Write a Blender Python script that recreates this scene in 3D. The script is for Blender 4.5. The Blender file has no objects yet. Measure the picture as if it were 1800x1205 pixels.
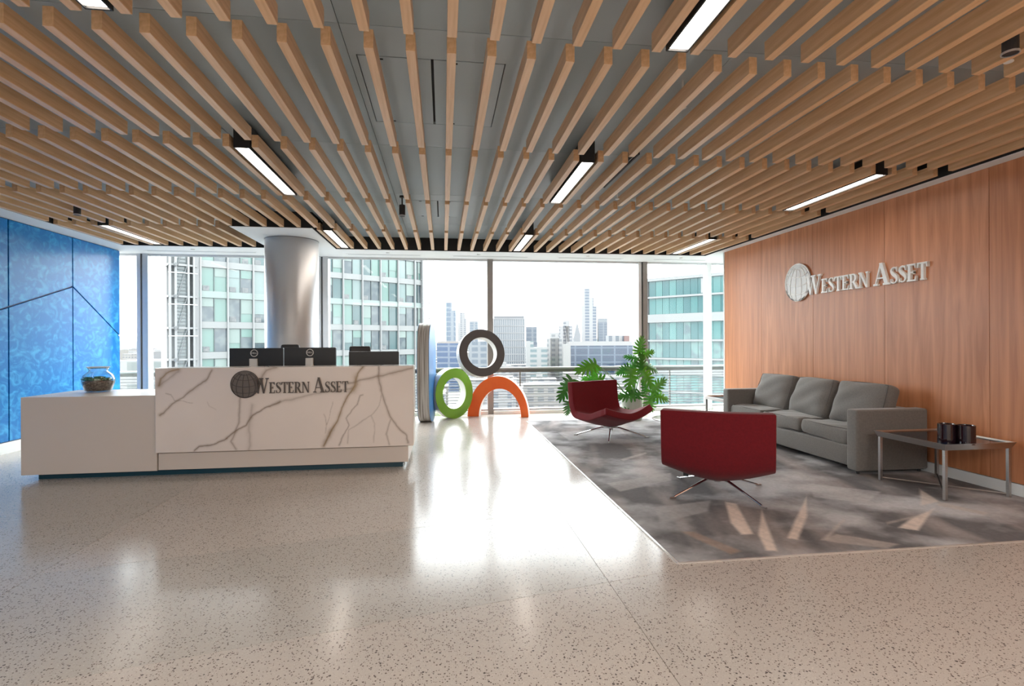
import bpy, bmesh, math, random
import numpy as np
from mathutils import Vector, Matrix

# ------------------------------------------------------------------ camera
F_PX, THETA, ROLL, EYE, Y0 = 915.0, math.atan(121 / 915.0), -0.0045, 1.28, 601.5
sc = bpy.context.scene
COL = sc.collection
cam_d = bpy.data.cameras.new('camera'); cam = bpy.data.objects.new('camera', cam_d); COL.objects.link(cam)
cam_d.sensor_width = 36; cam_d.lens = F_PX / 1800 * 36; cam_d.clip_start = 0.05; cam_d.clip_end = 6000
cam_d.shift_y = -1 / 1800
cam.matrix_world = Matrix.Translation((0, 0, EYE)) @ Matrix.Rotation(-THETA, 4, 'Z') @ Matrix.Rotation(math.pi / 2, 4, 'X') @ Matrix.Rotation(ROLL, 4, 'Z')
sc.camera = cam
# ------------------------------------------------------------------ view
sc.view_settings.view_transform = 'Standard'; sc.view_settings.look = 'None'
sc.view_settings.gamma = 1; sc.view_settings.use_curve_mapping = False
sc.view_settings.exposure = 2.4
SKY, LAMP, FILL = 2.4, 3.0, 27.0
# ------------------------------------------------------------------ sky: bright overcast with faint grey cloud
w = bpy.data.worlds.new('overcast'); sc.world = w; w.use_nodes = True
nt = w.node_tree; nt.nodes.clear()
o_ = nt.nodes.new('ShaderNodeOutputWorld'); bg = nt.nodes.new('ShaderNodeBackground')
tc = nt.nodes.new('ShaderNodeTexCoord'); mp = nt.nodes.new('ShaderNodeMapping'); mp.inputs['Scale'].default_value = (2.2, 2.2, 9)
nz = nt.nodes.new('ShaderNodeTexNoise'); nz.inputs['Scale'].default_value = 1.6; nz.inputs['Detail'].default_value = 6
rp = nt.nodes.new('ShaderNodeValToRGB')
rp.color_ramp.elements[0].position = 0.40; rp.color_ramp.elements[0].color = (0.22, 0.235, 0.25, 1)
rp.color_ramp.elements[1].position = 0.66; rp.color_ramp.elements[1].color = (0.84, 0.84, 0.85, 1)
nt.links.new(tc.outputs['Generated'], mp.inputs['Vector']); nt.links.new(mp.outputs['Vector'], nz.inputs['Vector'])
nt.links.new(nz.outputs['Fac'], rp.inputs['Fac']); nt.links.new(rp.outputs['Color'], bg.inputs['Color'])
bg.inputs['Strength'].default_value = SKY
# CIE overcast sky: three times brighter at the zenith than at the horizon
sx = nt.nodes.new('ShaderNodeSeparateXYZ'); nt.links.new(tc.outputs['Generated'], sx.inputs[0])
m1 = nt.nodes.new('ShaderNodeMath'); m1.operation = 'MAXIMUM'; m1.inputs[1].default_value = 0; nt.links.new(sx.outputs[2], m1.inputs[0])
m2 = nt.nodes.new('ShaderNodeMath'); m2.operation = 'MULTIPLY_ADD'; m2.inputs[1].default_value = 2.2 * SKY; m2.inputs[2].default_value = 1.0 * SKY
nt.links.new(m1.outputs[0], m2.inputs[0]); nt.links.new(m2.outputs[0], bg.inputs['Strength'])
nt.links.new(bg.outputs['Background'], o_.inputs['Surface'])

def area(name, loc, rot, sx, sy, power, color=(1, 1, 1)):
    d = bpy.data.lights.new(name, 'AREA'); d.shape = 'RECTANGLE'; d.size = sx; d.size_y = sy; d.energy = power; d.color = color
    o = bpy.data.objects.new(name, d); COL.objects.link(o); o.location = loc; o.rotation_euler = rot; return o
# soft fill lamps added overhead behind the camera to brighten the lobby
area('fill_light', (-2.4, -1.2, 2.72), (0, 0, 0), 2.6, 1.6, FILL, (1, .95, .89))
area('fill_light', (2.2, -1.2, 2.72), (0, 0, 0), 2.6, 1.6, FILL, (1, .95, .89))
area('fill_light', (0.0, -3.2, 2.72), (0, 0, 0), 5.0, 1.4, FILL, (1, .95, .89))

# ------------------------------------------------------------------ projection helpers (real positions read off the photograph)
def ray(x, y):
    dx, dy = x - 900, y - Y0
    a = dx * math.cos(ROLL) + dy * math.sin(ROLL); b = -dx * math.sin(ROLL) + dy * math.cos(ROLL)
    u, v = a / F_PX, -b / F_PX
    return Vector((math.sin(THETA) + u * math.cos(THETA), math.cos(THETA) - u * math.sin(THETA), v))
def atz(x, y, z): r = ray(x, y); t = (z - EYE) / r.z; return Vector((r.x * t, r.y * t, z))
def atX(x, y, X): r = ray(x, y); t = X / r.x; return Vector((X, r.y * t, EYE + r.z * t))
def atY(x, y, Y): r = ray(x, y); t = Y / r.y; return Vector((r.x * t, Y, EYE + r.z * t))

# ------------------------------------------------------------------ materials
MATS = {}
def mat(name, color=(.5, .5, .5), rough=.5, metal=0., noise=None, bump=0., spec=.5, emit=0., coat=0., sheen=0.):
    """noise = (scale, (sx,sy,sz), color2, lo, hi)"""
    if name in MATS: return MATS[name]
    m = bpy.data.materials.new(name); m.use_nodes = True; n = m.node_tree; p = n.nodes['Principled BSDF']
    p.inputs['Base Color'].default_value = (*color, 1); p.inputs['Roughness'].default_value = rough
    p.inputs['Metallic'].default_value = metal; p.inputs['Specular IOR Level'].default_value = spec
    if coat: p.inputs['Coat Weight'].default_value = coat; p.inputs['Coat Roughness'].default_value = .12
    if sheen: p.inputs['Sheen Weight'].default_value = sheen; p.inputs['Sheen Roughness'].default_value = .5
    if emit: p.inputs['Emission Color'].default_value = (*color, 1); p.inputs['Emission Strength'].default_value = emit
    if noise:
        s, st, c2, lo, hi = noise
        t = n.nodes.new('ShaderNodeTexCoord'); mpp = n.nodes.new('ShaderNodeMapping'); mpp.inputs['Scale'].default_value = st
        z = n.nodes.new('ShaderNodeTexNoise'); z.inputs['Scale'].default_value = s; z.inputs['Detail'].default_value = 5
        r = n.nodes.new('ShaderNodeValToRGB'); r.color_ramp.elements[0].position = lo; r.color_ramp.elements[1].position = hi
        r.color_ramp.elements[0].color = (*color, 1); r.color_ramp.elements[1].color = (*c2, 1)
        n.links.new(t.outputs['Object'], mpp.inputs['Vector']); n.links.new(mpp.outputs['Vector'], z.inputs['Vector'])
        n.links.new(z.outputs['Fac'], r.inputs['Fac']); n.links.new(r.outputs['Color'], p.inputs['Base Color'])
        if bump:
            b = n.nodes.new('ShaderNodeBump'); b.inputs['Strength'].default_value = bump; b.inputs['Distance'].default_value = .01
            n.links.new(z.outputs['Fac'], b.inputs['Height']); n.links.new(b.outputs['Normal'], p.inputs['Normal'])
    MATS[name] = m; return m

def attr_mat(name, rough, spec=.5, coat=0):
    m = mat(name, (.5, .5, .5), rough, spec=spec, coat=coat); n = m.node_tree
    a = n.nodes.new('ShaderNodeAttribute'); a.attribute_name = 'Col'
    n.links.new(a.outputs['Color'], n.nodes['Principled BSDF'].inputs['Base Color']); return m

def glass_mat(name, tint=(.96, .985, .98), refl=1.0):
    m = bpy.data.materials.new(name); m.use_nodes = True; n = m.node_tree; n.nodes.clear()
    o = n.nodes.new('ShaderNodeOutputMaterial'); mx = n.nodes.new('ShaderNodeMixShader'); t = n.nodes.new('ShaderNodeBsdfTransparent')
    g = n.nodes.new('ShaderNodeBsdfGlossy'); g.inputs['Roughness'].default_value = .01; t.inputs['Color'].default_value = (*tint, 1)
    lw = n.nodes.new('ShaderNodeLayerWeight'); lw.inputs['Blend'].default_value = .5
    pw = n.nodes.new('ShaderNodeMath'); pw.operation = 'POWER'; pw.inputs[1].default_value = 4; n.links.new(lw.outputs['Facing'], pw.inputs[0])
    fr = n.nodes.new('ShaderNodeMath'); fr.operation = 'MULTIPLY_ADD'; fr.inputs[1].default_value = .7 * refl; fr.inputs[2].default_value = .02 * refl; n.links.new(pw.outputs[0], fr.inputs[0])
    n.links.new(fr.outputs[0], mx.inputs['Fac']); n.links.new(t.outputs[0], mx.inputs[1]); n.links.new(g.outputs[0], mx.inputs[2])
    n.links.new(mx.outputs[0], o.inputs['Surface']); MATS[name] = m; return m

def terrazzo_mat(name, base, shift):
    m = mat(name, base, .16, spec=.34); n = m.node_tree; p = n.nodes['Principled BSDF']
    t = n.nodes.new('ShaderNodeTexCoord')
    def layer(scale, rnd_lo, dist, c_in, color):
        mpv = n.nodes.new('ShaderNodeMapping'); mpv.inputs['Location'].default_value = (shift, shift * .7, .37)
        v = n.nodes.new('ShaderNodeTexVoronoi'); v.inputs['Scale'].default_value = scale
        n.links.new(t.outputs['Object'], mpv.inputs['Vector']); n.links.new(mpv.outputs['Vector'], v.inputs['Vector'])
        sp = n.nodes.new('ShaderNodeSeparateColor'); n.links.new(v.outputs['Color'], sp.inputs['Color'])
        a = n.nodes.new('ShaderNodeMath'); a.operation = 'GREATER_THAN'; a.inputs[1].default_value = rnd_lo; n.links.new(sp.outputs[0], a.inputs[0])
        # chip size varies per chip
        s = n.nodes.new('ShaderNodeMath'); s.operation = 'MULTIPLY'; s.inputs[1].default_value = dist; n.links.new(sp.outputs[1], s.inputs[0])
        b = n.nodes.new('ShaderNodeMath'); b.operation = 'LESS_THAN'; n.links.new(v.outputs['Distance'], b.inputs[0]); n.links.new(s.outputs[0], b.inputs[1])
        c = n.nodes.new('ShaderNodeMath'); c.operation = 'MULTIPLY'; n.links.new(a.outputs[0], c.inputs[0]); n.links.new(b.outputs[0], c.inputs[1])
        mx = n.nodes.new('ShaderNodeMix'); mx.data_type = 'RGBA'
        n.links.new(c.outputs[0], mx.inputs[0]); mx.inputs[7].default_value = (*color, 1)
        if c_in is None: mx.inputs[6].default_value = (*base, 1)
        else: n.links.new(c_in, mx.inputs[6])
        return mx.outputs[2]
    c = layer(190, .25, .42, None, tuple(v * .80 for v in base))
    c = layer(150, .55, .40, c, tuple(min(1, v * 1.22) for v in base))
    c = layer(118, .50, .50, c, (.13, .10, .085))
    c = layer(76, .80, .42, c, (.10, .085, .08))
    n.links.new(c, p.inputs['Base Color'])
    z = n.nodes.new('ShaderNodeTexNoise'); z.inputs['Scale'].default_value = 1.3; z.inputs['Detail'].default_value = 4
    mr = n.nodes.new('ShaderNodeMapRange'); mr.inputs[3].default_value = .13; mr.inputs[4].default_value = .24
    n.links.new(t.outputs['Object'], z.inputs['Vector']); n.links.new(z.outputs['Fac'], mr.inputs[0]); n.links.new(mr.outputs[0], p.inputs['Roughness'])
    return m

TER = [terrazzo_mat('terrazzo_%d' % i, b, i * 3.1) for i, b in enumerate([(.455, .41, .37), (.435, .40, .36), (.475, .425, .38)])]
M_GROUT = mat('grout', (.34, .29, .25), .5)
M_WHITE = mat('white_paint', (.78, .80, .79), .45)
M_SOFFIT = mat('soffit_white', (.86, .88, .87), .5)
M_WOOD = mat('oak_batten', (.80, .525, .30), .36, noise=(3.0, (14, .8, 14), (.65, .385, .185), .35, .7), bump=.02, spec=.6)
M_CHERRY = mat('cherry_veneer', (.64, .27, .125), .36, noise=(2.4, (1, 6.0, .45), (.44, .16, .06), .35, .68), spec=.5)
M_CHERRY2 = mat('cherry_veneer_b', (.62, .255, .112), .36, noise=(2.9, (1, 8.0, .35), (.45, .165, .065), .3, .7), spec=.5)
M_CEIL = mat('dark_ceiling_panel', (.38, .45, .49), .36, spec=.6)
M_CEIL2 = mat('dark_ceiling_panel_b', (.34, .41, .445), .38, spec=.6)
M_BLACK = mat('black_void', (.012, .012, .013), .7)
M_BLUE = mat('blue_plaster', (.001, .17, .50), .28, noise=(6.5, (1, 1, 1.2), (.05, .38, .72), .46, .74), spec=.35)
for m_ in (M_CHERRY, M_CHERRY2):
    for n_ in m_.node_tree.nodes:
        if n_.type == 'TEX_NOISE': n_.inputs['Distortion'].default_value = .7
[setattr(n_.inputs['Distortion'], 'default_value', 1.6) for n_ in M_BLUE.node_tree.nodes if n_.type == 'TEX_NOISE']
M_BLUE_D = mat('blue_joint', (.003, .02, .12), .5)
M_ALU = mat('aluminium', (.60, .61, .62), .38, .55)
M_ALU_D = mat('bronze_grey_frame', (.26, .24, .225), .4, .3)
M_STEEL = mat('brushed_steel', (.55, .54, .53), .28, 1., noise=(6, (1, 1, 40), (.48, .47, .46), .3, .7))
M_COLUMN = mat('satin_column', (.66, .66, .67), .46, .75)
M_CHROME = mat('chrome', (.78, .78, .80), .08, 1.)
M_GLASS = glass_mat('window_glass', refl=.5)
M_GLASS_J = glass_mat('jar_glass', (.95, .97, .97), 2.2)
M_BEIGE = mat('stone_composite', (.66, .585, .52), .32)
M_PLINTH = mat('teal_plinth', (.006, .05, .075), .35)
M_BLK = mat('monitor_black', (.010, .010, .011), .38)
M_BLK2 = mat('charcoal_plastic', (.03, .03, .032), .5)
M_SILVER = mat('silver_plastic', (.62, .60, .57), .4, .2)
M_RED = mat('red_wool', (.17, .005, .011), .85, noise=(60, (1, 1, 1), (.135, .004, .009), .3, .7), bump=.08, sheen=.12, spec=.3)
M_GREY = mat('grey_upholstery', (.185, .172, .158), .85, noise=(70, (1, 1, 1), (.15, .14, .128), .3, .7), bump=.08, sheen=.25)
M_PIPE = mat('grey_piping', (.11, .10, .095), .8)
M_TGLASS = mat('black_glass_top', (.006, .006, .016), .05, spec=.7)
M_CANDLE = mat('smoked_glass', (.014, .006, .010), .08, spec=.7)
M_LEAF = mat('monstera_green', (.04, .24, .018), .35, noise=(4, (1, 1, 1), (.022, .14, .012), .35, .7))
M_LEAF2 = mat('monstera_bright', (.12, .42, .022), .35, noise=(4, (1, 1, 1), (.055, .27, .018), .35, .7))
M_STEM = mat('plant_stem', (.12, .22, .06), .5)
M_SOIL = mat('soil', (.07, .04, .026), .9, noise=(60, (1, 1, 1), (.22, .16, .12), .4, .6), bump=.5)
M_SUCC = mat('succulent', (.03, .13, .05), .5, noise=(20, (1, 1, 1), (.12, .25, .10), .4, .7))
M_SIGN_G = mat('sign_grey', (.50, .50, .49), .35, .1)
M_SIGN_W = mat('sign_white', (.95, .94, .90), .35)
M_SIGN_B = mat('dark_bronze', (.10, .08, .068), .4, .5)
M_LAMPW = mat('lamp_diffuser', (1, .90, .80), .5, emit=LAMP)
M_SLOT = mat('slot_shadow', (.50, .53, .53), .5)
M_MARBLE = attr_mat('veined_marble', .16, coat=.2)
M_CARPET = attr_mat('grey_carpet', .95, spec=.15)
M_ALU_TRIM = mat('steel_edge', (.75, .72, .68), .3, .6)
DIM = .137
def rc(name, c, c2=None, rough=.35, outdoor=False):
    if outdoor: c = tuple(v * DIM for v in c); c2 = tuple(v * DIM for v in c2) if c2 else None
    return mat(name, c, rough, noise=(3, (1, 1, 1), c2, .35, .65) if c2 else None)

# ------------------------------------------------------------------ mesh helpers
class MB:
    def __init__(s): s.bm = bmesh.new()
    def box(s, x0, x1, y0, y1, z0, z1, mi=0):
        vs = [s.bm.verts.new(p) for p in ((x0, y0, z0), (x1, y0, z0), (x1, y1, z0), (x0, y1, z0), (x0, y0, z1), (x1, y0, z1), (x1, y1, z1), (x0, y1, z1))]
        for f in ((3, 2, 1, 0), (4, 5, 6, 7), (0, 1, 5, 4), (1, 2, 6, 5), (2, 3, 7, 6), (3, 0, 4, 7)):
            s.bm.faces.new([vs[i] for i in f]).material_index = mi
        return s
    def prism(s, pts, off, mi=0):
        """pts: list of 3D points of a planar polygon, off: extrusion vector"""
        off = Vector(off); a = [s.bm.verts.new(p) for p in pts]; b = [s.bm.verts.new(Vector(p) + off) for p in pts]
        n = len(pts); fs = [s.bm.faces.new(list(reversed(a))), s.bm.faces.new(b)]
        for i in range(n): fs.append(s.bm.faces.new((a[i], a[(i + 1) % n], b[(i + 1) % n], b[i])))
        for f in fs: f.material_index = mi
        return s
    def tube(s, path, r, seg=8, cap=True):
        path = [Vector(p) for p in path]; rings = []
        if not isinstance(r, (list, tuple)): r = [r] * len(path)
        for i, p in enumerate(path):
            d = (path[min(i + 1, len(path) - 1)] - path[max(i - 1, 0)]).normalized()
            u = d.cross(Vector((0, 0, 1)));
            if u.length < 1e-3: u = d.cross(Vector((1, 0, 0)))
            u.normalize(); v = d.cross(u).normalized()
            rings.append([s.bm.verts.new(p + (u * math.cos(t) + v * math.sin(t)) * r[i]) for t in (2 * math.pi * k / seg for k in range(seg))])
        for a, b in zip(rings, rings[1:]):
            for k in range(seg): s.bm.faces.new((a[k], a[(k + 1) % seg], b[(k + 1) % seg], b[k]))
        if cap: s.bm.faces.new(rings[0][::-1]); s.bm.faces.new(rings[-1])
        return s
    def lathe(s, prof, seg=32, c=(0, 0, 0)):
        rings = []
        for r, z in prof:
            if r < 1e-5: rings.append([s.bm.verts.new((c[0], c[1], c[2] + z))])
            else: rings.append([s.bm.verts.new((c[0] + r * math.cos(2 * math.pi * k / seg), c[1] + r * math.sin(2 * math.pi * k / seg), c[2] + z)) for k in range(seg)])
        for a, b in zip(rings, rings[1:]):
            for k in range(seg):
                k2 = (k + 1) % seg
                if len(a) == 1 and len(b) == 1: continue
                if len(a) == 1: s.bm.faces.new((a[0], b[k2], b[k]))
                elif len(b) == 1: s.bm.faces.new((a[k], a[k2], b[0]))
                else: s.bm.faces.new((a[k], a[k2], b[k2], b[k]))
        return s
    def build(s, name, m, parent=None, smooth=False, bevel=0, loc=None, bseg=2):
        bmesh.ops.recalc_face_normals(s.bm, faces=s.bm.faces)
        me = bpy.data.meshes.new(name); s.bm.to_mesh(me); s.bm.free()
        for mm in (m if isinstance(m, (list, tuple)) else [m]): me.materials.append(mm)
        if smooth: me.polygons.foreach_set('use_smooth', [True] * len(me.polygons))
        o = bpy.data.objects.new(name, me); COL.objects.link(o)
        if bevel:
            b = o.modifiers.new('bevel', 'BEVEL'); b.width = bevel; b.segments = bseg; b.limit_method = 'ANGLE'
            if bseg > 2: me.polygons.foreach_set('use_smooth', [True] * len(me.polygons))
        if parent: o.parent = parent
        if loc: o.location = loc
        return o
def box(name, x0, x1, y0, y1, z0, z1, m, parent=None, bevel=0, bseg=2):
    return MB().box(x0, x1, y0, y1, z0, z1).build(name, m, parent, bevel=bevel, bseg=bseg)
def tag(o, label, cat, group=None, kind=None):
    o['label'] = label; o['category'] = cat
    if group: o['group'] = group
    if kind: o['kind'] = kind
    return o
def struct(o): o['kind'] = 'structure'; return o
def empty(name, loc, rz=0):
    o = bpy.data.objects.new(name, None); COL.objects.link(o); o.location = loc; o.rotation_euler = (0, 0, rz); o.empty_display_size = .1; return o
def kids(o): return [c for c in bpy.data.objects if c.parent == o]
def copy_tree(o, parent=None):
    ch = kids(o); c = o.copy(); COL.objects.link(c)
    if parent: c.parent = parent
    for k in ch: copy_tree(k, c)
    return c
def share(o, name, loc, parent):
    c = o.copy(); c.name = name; COL.objects.link(c); c.parent = parent; c.location = loc; return c
def inset(poly, d):
    """inset a convex CCW 2D polygon"""
    n = len(poly); out = []
    P = [Vector(p) for p in poly]
    for i in range(n):
        a, b, c = P[i - 1], P[i], P[(i + 1) % n]
        e1 = (b - a).normalized(); e2 = (c - b).normalized()
        n1 = Vector((-e1.y, e1.x)); n2 = Vector((-e2.y, e2.x))
        k = d / (1 + n1.dot(n2)); out.append(b + (n1 + n2) * k)
    return out
def clip(poly, a, b, c):
    """keep the side a*x+b*y<=c"""
    out = []
    for i in range(len(poly)):
        p, q = poly[i], poly[(i + 1) % len(poly)]
        dp, dq = a * p[0] + b * p[1] - c, a * q[0] + b * q[1] - c
        if dp <= 0: out.append(p)
        if (dp < 0 < dq) or (dq < 0 < dp):
            t = dp / (dp - dq); out.append((p[0] + (q[0] - p[0]) * t, p[1] + (q[1] - p[1]) * t))
    return out

# ================================================================== STRUCTURE
XL, XR, YB, YW = -5.095, 4.672, -4.6, 9.30     # left wall, right wall, back wall, window plane
ZS = 2.77                                      # soffit / underside of battens
R_END, L_END = 8.18, 9.03
fl = struct(box('floor', XL - 2.4, 7.6, YB, YW + .05, -.30, -.004, M_GROUT))
bx = [XL - 2.4, -5.37, -2.25, .87, 3.99, 7.6]
random.seed(4)
for ci in range(5):
    x0, x1 = bx[ci], bx[ci + 1]
    for i in range(-9, 9):
        yl = lambda x, k: 3.23 + 1.2 * k + .21 * (x + 2.25)
        poly = [(x0, yl(x0, i)), (x1, yl(x1, i)), (x1, yl(x1, i + 1)), (x0, yl(x0, i + 1))]
        poly = clip(clip(poly, 0, -1, -YB), 0, 1, YW + .05)
        if len(poly) < 3: continue
        poly = inset(poly, .0014)
        MB().prism([(p[0], p[1], -.02) for p in poly], (0, 0, .02)).build('floor_slab', TER[(i * 2 + ci + (i * i) % 3) % 3], fl)

# left wall: blue polished plaster panels with recessed joints
wl = struct(box('wall_left', XL - .17, XL - .022, YB, L_END, 0, 3.1, M_BLUE_D))
ys = [L_END, 7.965, 6.886] + [6.886 - 1.08 * k for k in range(1, 11)]
def diag(y):
    return 2.082 - (y - 7.965) * .63 if y > 7.965 else 2.082 - (7.965 - y) * .33
for a, b in zip(ys, ys[1:]):
    a_, b_ = a, max(b, YB)
    if a_ <= YB: break
    da, db = diag(a_), diag(b_)
    zt = ZS
    if db > .4 and da > .4:
        polys = [[(b_, .132), (a_, .132), (a_, da), (b_, db)], [(b_, db), (a_, da), (a_, zt), (b_, zt)]]
    else: polys = [[(b_, .132), (a_, .132), (a_, zt), (b_, zt)]]
    for p in polys:
        p = inset(p, .009)
        MB().prism([(XL - .022, q[0], q[1]) for q in p], (.022, 0, 0)).build('plaster_panel', M_BLUE, wl, bevel=.003)
struct(box('baseboard_left', XL - .022, XL + .006, YB, L_END, 0, .13, M_WHITE))

# right wall: cherry veneer panels
wr = struct(box('wall_right', XR + .02, XR + .16, YB, R_END, 0, 3.1, M_BLACK))
ys = [R_END - .012, 7.157, 6.069, 4.984, 3.911] + [3.911 - 1.078 * k for k in range(1, 9)]
for i, (a, b) in enumerate(zip(ys, ys[1:])):
    MB().box(XR, XR + .02, b + .0022, a - .0022, .105, ZS).build('veneer_panel', M_CHERRY if i % 2 else M_CHERRY2, wr)
struct(box('baseboard_right', XR - .006, XR + .02, YB, R_END, 0, .10, M_WHITE))
struct(box('trim_1', XR - .004, XR + .16, R_END - .012, R_END + .02, 0, ZS, M_WHITE))
struct(box('wall_back', XL - .1, XR + .1, YB - .15, YB, 0, 3.1, mat('back_wall_paint', (.62, .58, .53), .6)))
struct(box('wall_return', XR + .16, 7.6, R_END - .15, R_END, 0, 3.1, M_WHITE))
struct(box('wall_side', 7.5, 7.6, R_END, YW, 0, 3.1, M_WHITE))
struct(box('wall_corner', XL - 2.4, XL - 2.3, L_END - .3, YW, 0, 3.1, M_WHITE))
struct(box('wall_corner', XL - 2.4, XL - .17, L_END - .3, L_END - .2, 0, 3.1, M_WHITE))

# ceiling: dark panels above the battens
ce = struct(box('ceiling', XL - 2.4, 7.6, YB, YW + .3, 3.0, 3.12, M_BLACK))
cx = [-4.95, -3.75, -2.72, -1.72, -.545, .497, 1.72, 2.92, 4.12, 5.0]
cy = [YB + .05, -3.2, -1.7, -.2, 1.30, 2.86, 4.57, 6.05, 7.55, 8.62]
for i in range(len(cx) - 1):
    for j in range(len(cy) - 1):
        x0, x1, y0, y1 = cx[i] + .002, cx[i + 1] - .002, cy[j] + .002, cy[j + 1] - .002
        m = M_CEIL if (i + j) % 2 else M_CEIL2
        if (i, j) in ((4, 5), (4, 7)):     # access hatch: frame panel pieces around two doors
            hx0, hx1, hy0, hy1 = (-.5, .385, 3.16, 4.095) if j == 5 else (-.4, .30, 6.3, 7.1)
            for q in ((x0, hx0 - .002, y0, y1), (hx1 + .002, x1, y0, y1), (hx0 - .002, hx1 + .002, y0, hy0 - .002), (hx0 - .002, hx1 + .002, hy1 + .002, y1)):
                if q[1] > q[0]: MB().box(*q, 2.98, 3.0).build('ceiling_panel', m, ce)
            for q in ((hx0, -.062, hy0, hy1), (-.055, hx1, hy0, hy1)):
                d = MB().box(q[0] + .005, q[1] - .005, q[2] + .005, q[3] - .005, 2.979, 3.0).build('hatch_door', M_CEIL, ce)
                for yy in (hy0 + .03, hy1 - .03): MB().box(q[0] + .12, q[0] + .15, yy - .006, yy + .006, 2.976, 2.98).build('latch', M_BLACK, d)
        else: MB().box(x0, x1, y0, y1, 2.98, 3.0).build('ceiling_panel', m, ce)
# perimeter soffit
struct(box('trim_2', XL - .02, -4.79, YB, 8.55, ZS, 3.0, M_SOFFIT))
struct(box('trim_3', 4.535, XR + .02, YB, 8.55, ZS, 3.0, M_SOFFIT))
far = struct(box('trim_4', XL - 2.4, 7.6, 8.55, YW + .1, ZS, 3.0, M_SOFFIT))
struct(box('trim_5', -2.69, -1.68, 7.03, 8.55, ZS, 3.0, M_SOFFIT))
for q in ((-4.79, 4.535, 8.544, 8.55), (-4.79, -4.784, YB, 8.55), (4.529, 4.535, YB, 8.55), (-2.69, -1.68, 7.024, 7.03), (-2.696, -2.69, 7.024, 8.55), (-1.68, -1.674, 7.024, 8.55)):
    MB().box(*q, ZS + .004, 2.978).build('shadow_edge', M_BLACK, far)
struct(box('trim_6', XR + .02, 7.6, R_END, 8.55, ZS, 3.0, M_SOFFIT))
for x0, x1 in ((-4.7, -3.0), (-2.9, -2.75), (-1.6, -.35), (.15, 1.5), (2.0, 3.2), (3.75, 4.8)):
    s = MB().box(x0, x1, 8.95, 9.03, ZS - .004, ZS + .002).build('slot_diffuser', M_SOFFIT, far)
    MB().box(x0 + .03, x1 - .03, 8.97, 8.985, ZS - .0055, ZS - .0035).build('slot', M_SLOT, s)
    MB().box(x0 + .03, x1 - .03, 9.0, 9.012, ZS - .0055, ZS - .0035).build('slot', M_SLOT, s)
for x in (-3.9, -.9, .6, 2.5, 4.2):
    MB().lathe([(.03, 0), (.03, -.012), (.012, -.02), (0, -.02)], 14, (x, 8.78, ZS)).build('sprinkler_head', M_WHITE, far)

# oak battens: rows of 1.335 m, one column every 208.7 mm
bat0 = None; SP = .2087
FIX = [(x, n) for n in (-3, -1, 1, 3) for x in (-4.228, -1.515, 1.198, 3.911)]
stuff = MB()
for n in range(-5, 4):
    y0 = 2.70 + 1.475 * n
    for k in range(-23, 22):
        x = .050 + SP * k
        if n == 3 and -2.75 < x < -1.64: continue
        if n < -1:
            if y0 > YB: stuff.box(x - .024, x + .024, y0, y0 + 1.335, ZS, ZS + .095)
            continue
        if bat0 is None:
            bat0 = MB().box(-.024, .024, 0, 1.335, 0, .095).build('batten', M_WOOD, ce, bevel=.0012, bseg=1); bat0.location = (x, y0, ZS)
        else: share(bat0, 'batten', (x, y0, ZS), ce)
s_ = stuff.build('batten_field', M_WOOD, ce); s_['kind'] = 'stuff'
# column clad in satin metal
_n = M_COLUMN.node_tree; _p = _n.nodes['Principled BSDF']; _t = _n.nodes.new('ShaderNodeTangent'); _t.direction_type = 'RADIAL'; _t.axis = 'Z'
_n.links.new(_t.outputs[0], _p.inputs['Tangent']); _p.inputs['Anisotropic'].default_value = .85; _p.inputs['Anisotropic Rotation'].default_value = .25
cb = struct(MB().lathe([(0, 0), (.365, 0), (.365, ZS), (0, ZS)], 96, (-2.17, 7.91, 0)).build('wall_column', M_COLUMN, smooth=False))
for p in cb.data.polygons: p.use_smooth = len(p.vertices) == 4
MB().lathe([(.352, ZS - .012), (.368, ZS - .012), (.368, ZS), (.352, ZS)], 64, (-2.17, 7.91, 0)).build('column_collar', mat('collar', (.3, .3, .31), .4, .6), cb)

# ------------------------------------------------------------------ windows
mull = [(-7.4, -7.3), (-4.985, -4.815), (-2.13, -1.955), (.79, .89), (3.605, 3.78), (4.96, 5.045), (7.3, 7.4)]
for i in range(len(mull) - 1):
    x0, x1 = mull[i][1], mull[i + 1][0]
    wi = struct(box('window_%d' % (i + 1), x0, x1, YW, YW + .07, ZS - .03, ZS, M_ALU))
    MB().box(x0, x1, YW - .01, YW + .08, .06, .085).build('window_sill', M_ALU_D if i > 1 else M_ALU, wi)
    MB().box(x0, x1, YW - .06, YW + .10, 0, .06).build('window_base', M_WHITE, wi)
    MB().box(x0, x1, YW + .03, YW + .042, .085, ZS - .03).build('pane', M_GLASS, wi)
    a, b = mull[i + 1]
    if b - a > .15:
        MB().box(a, a + .055, YW - .02, YW + .14, 0, ZS).build('mullion', M_ALU, wi)
        MB().box(a + .055, a + .085, YW + .01, YW + .12, 0, ZS).build('mullion_gasket', mat('gasket', (.10, .11, .11), .6), wi)
        MB().box(a + .085, b, YW - .02, YW + .14, 0, ZS).build('mullion', M_ALU if i < 2 else M_ALU_D, wi)
    else: MB().box(a, b, YW - .02, YW + .14, 0, ZS).build('mullion', M_ALU_D if i < 4 else M_WHITE, wi)

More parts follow.
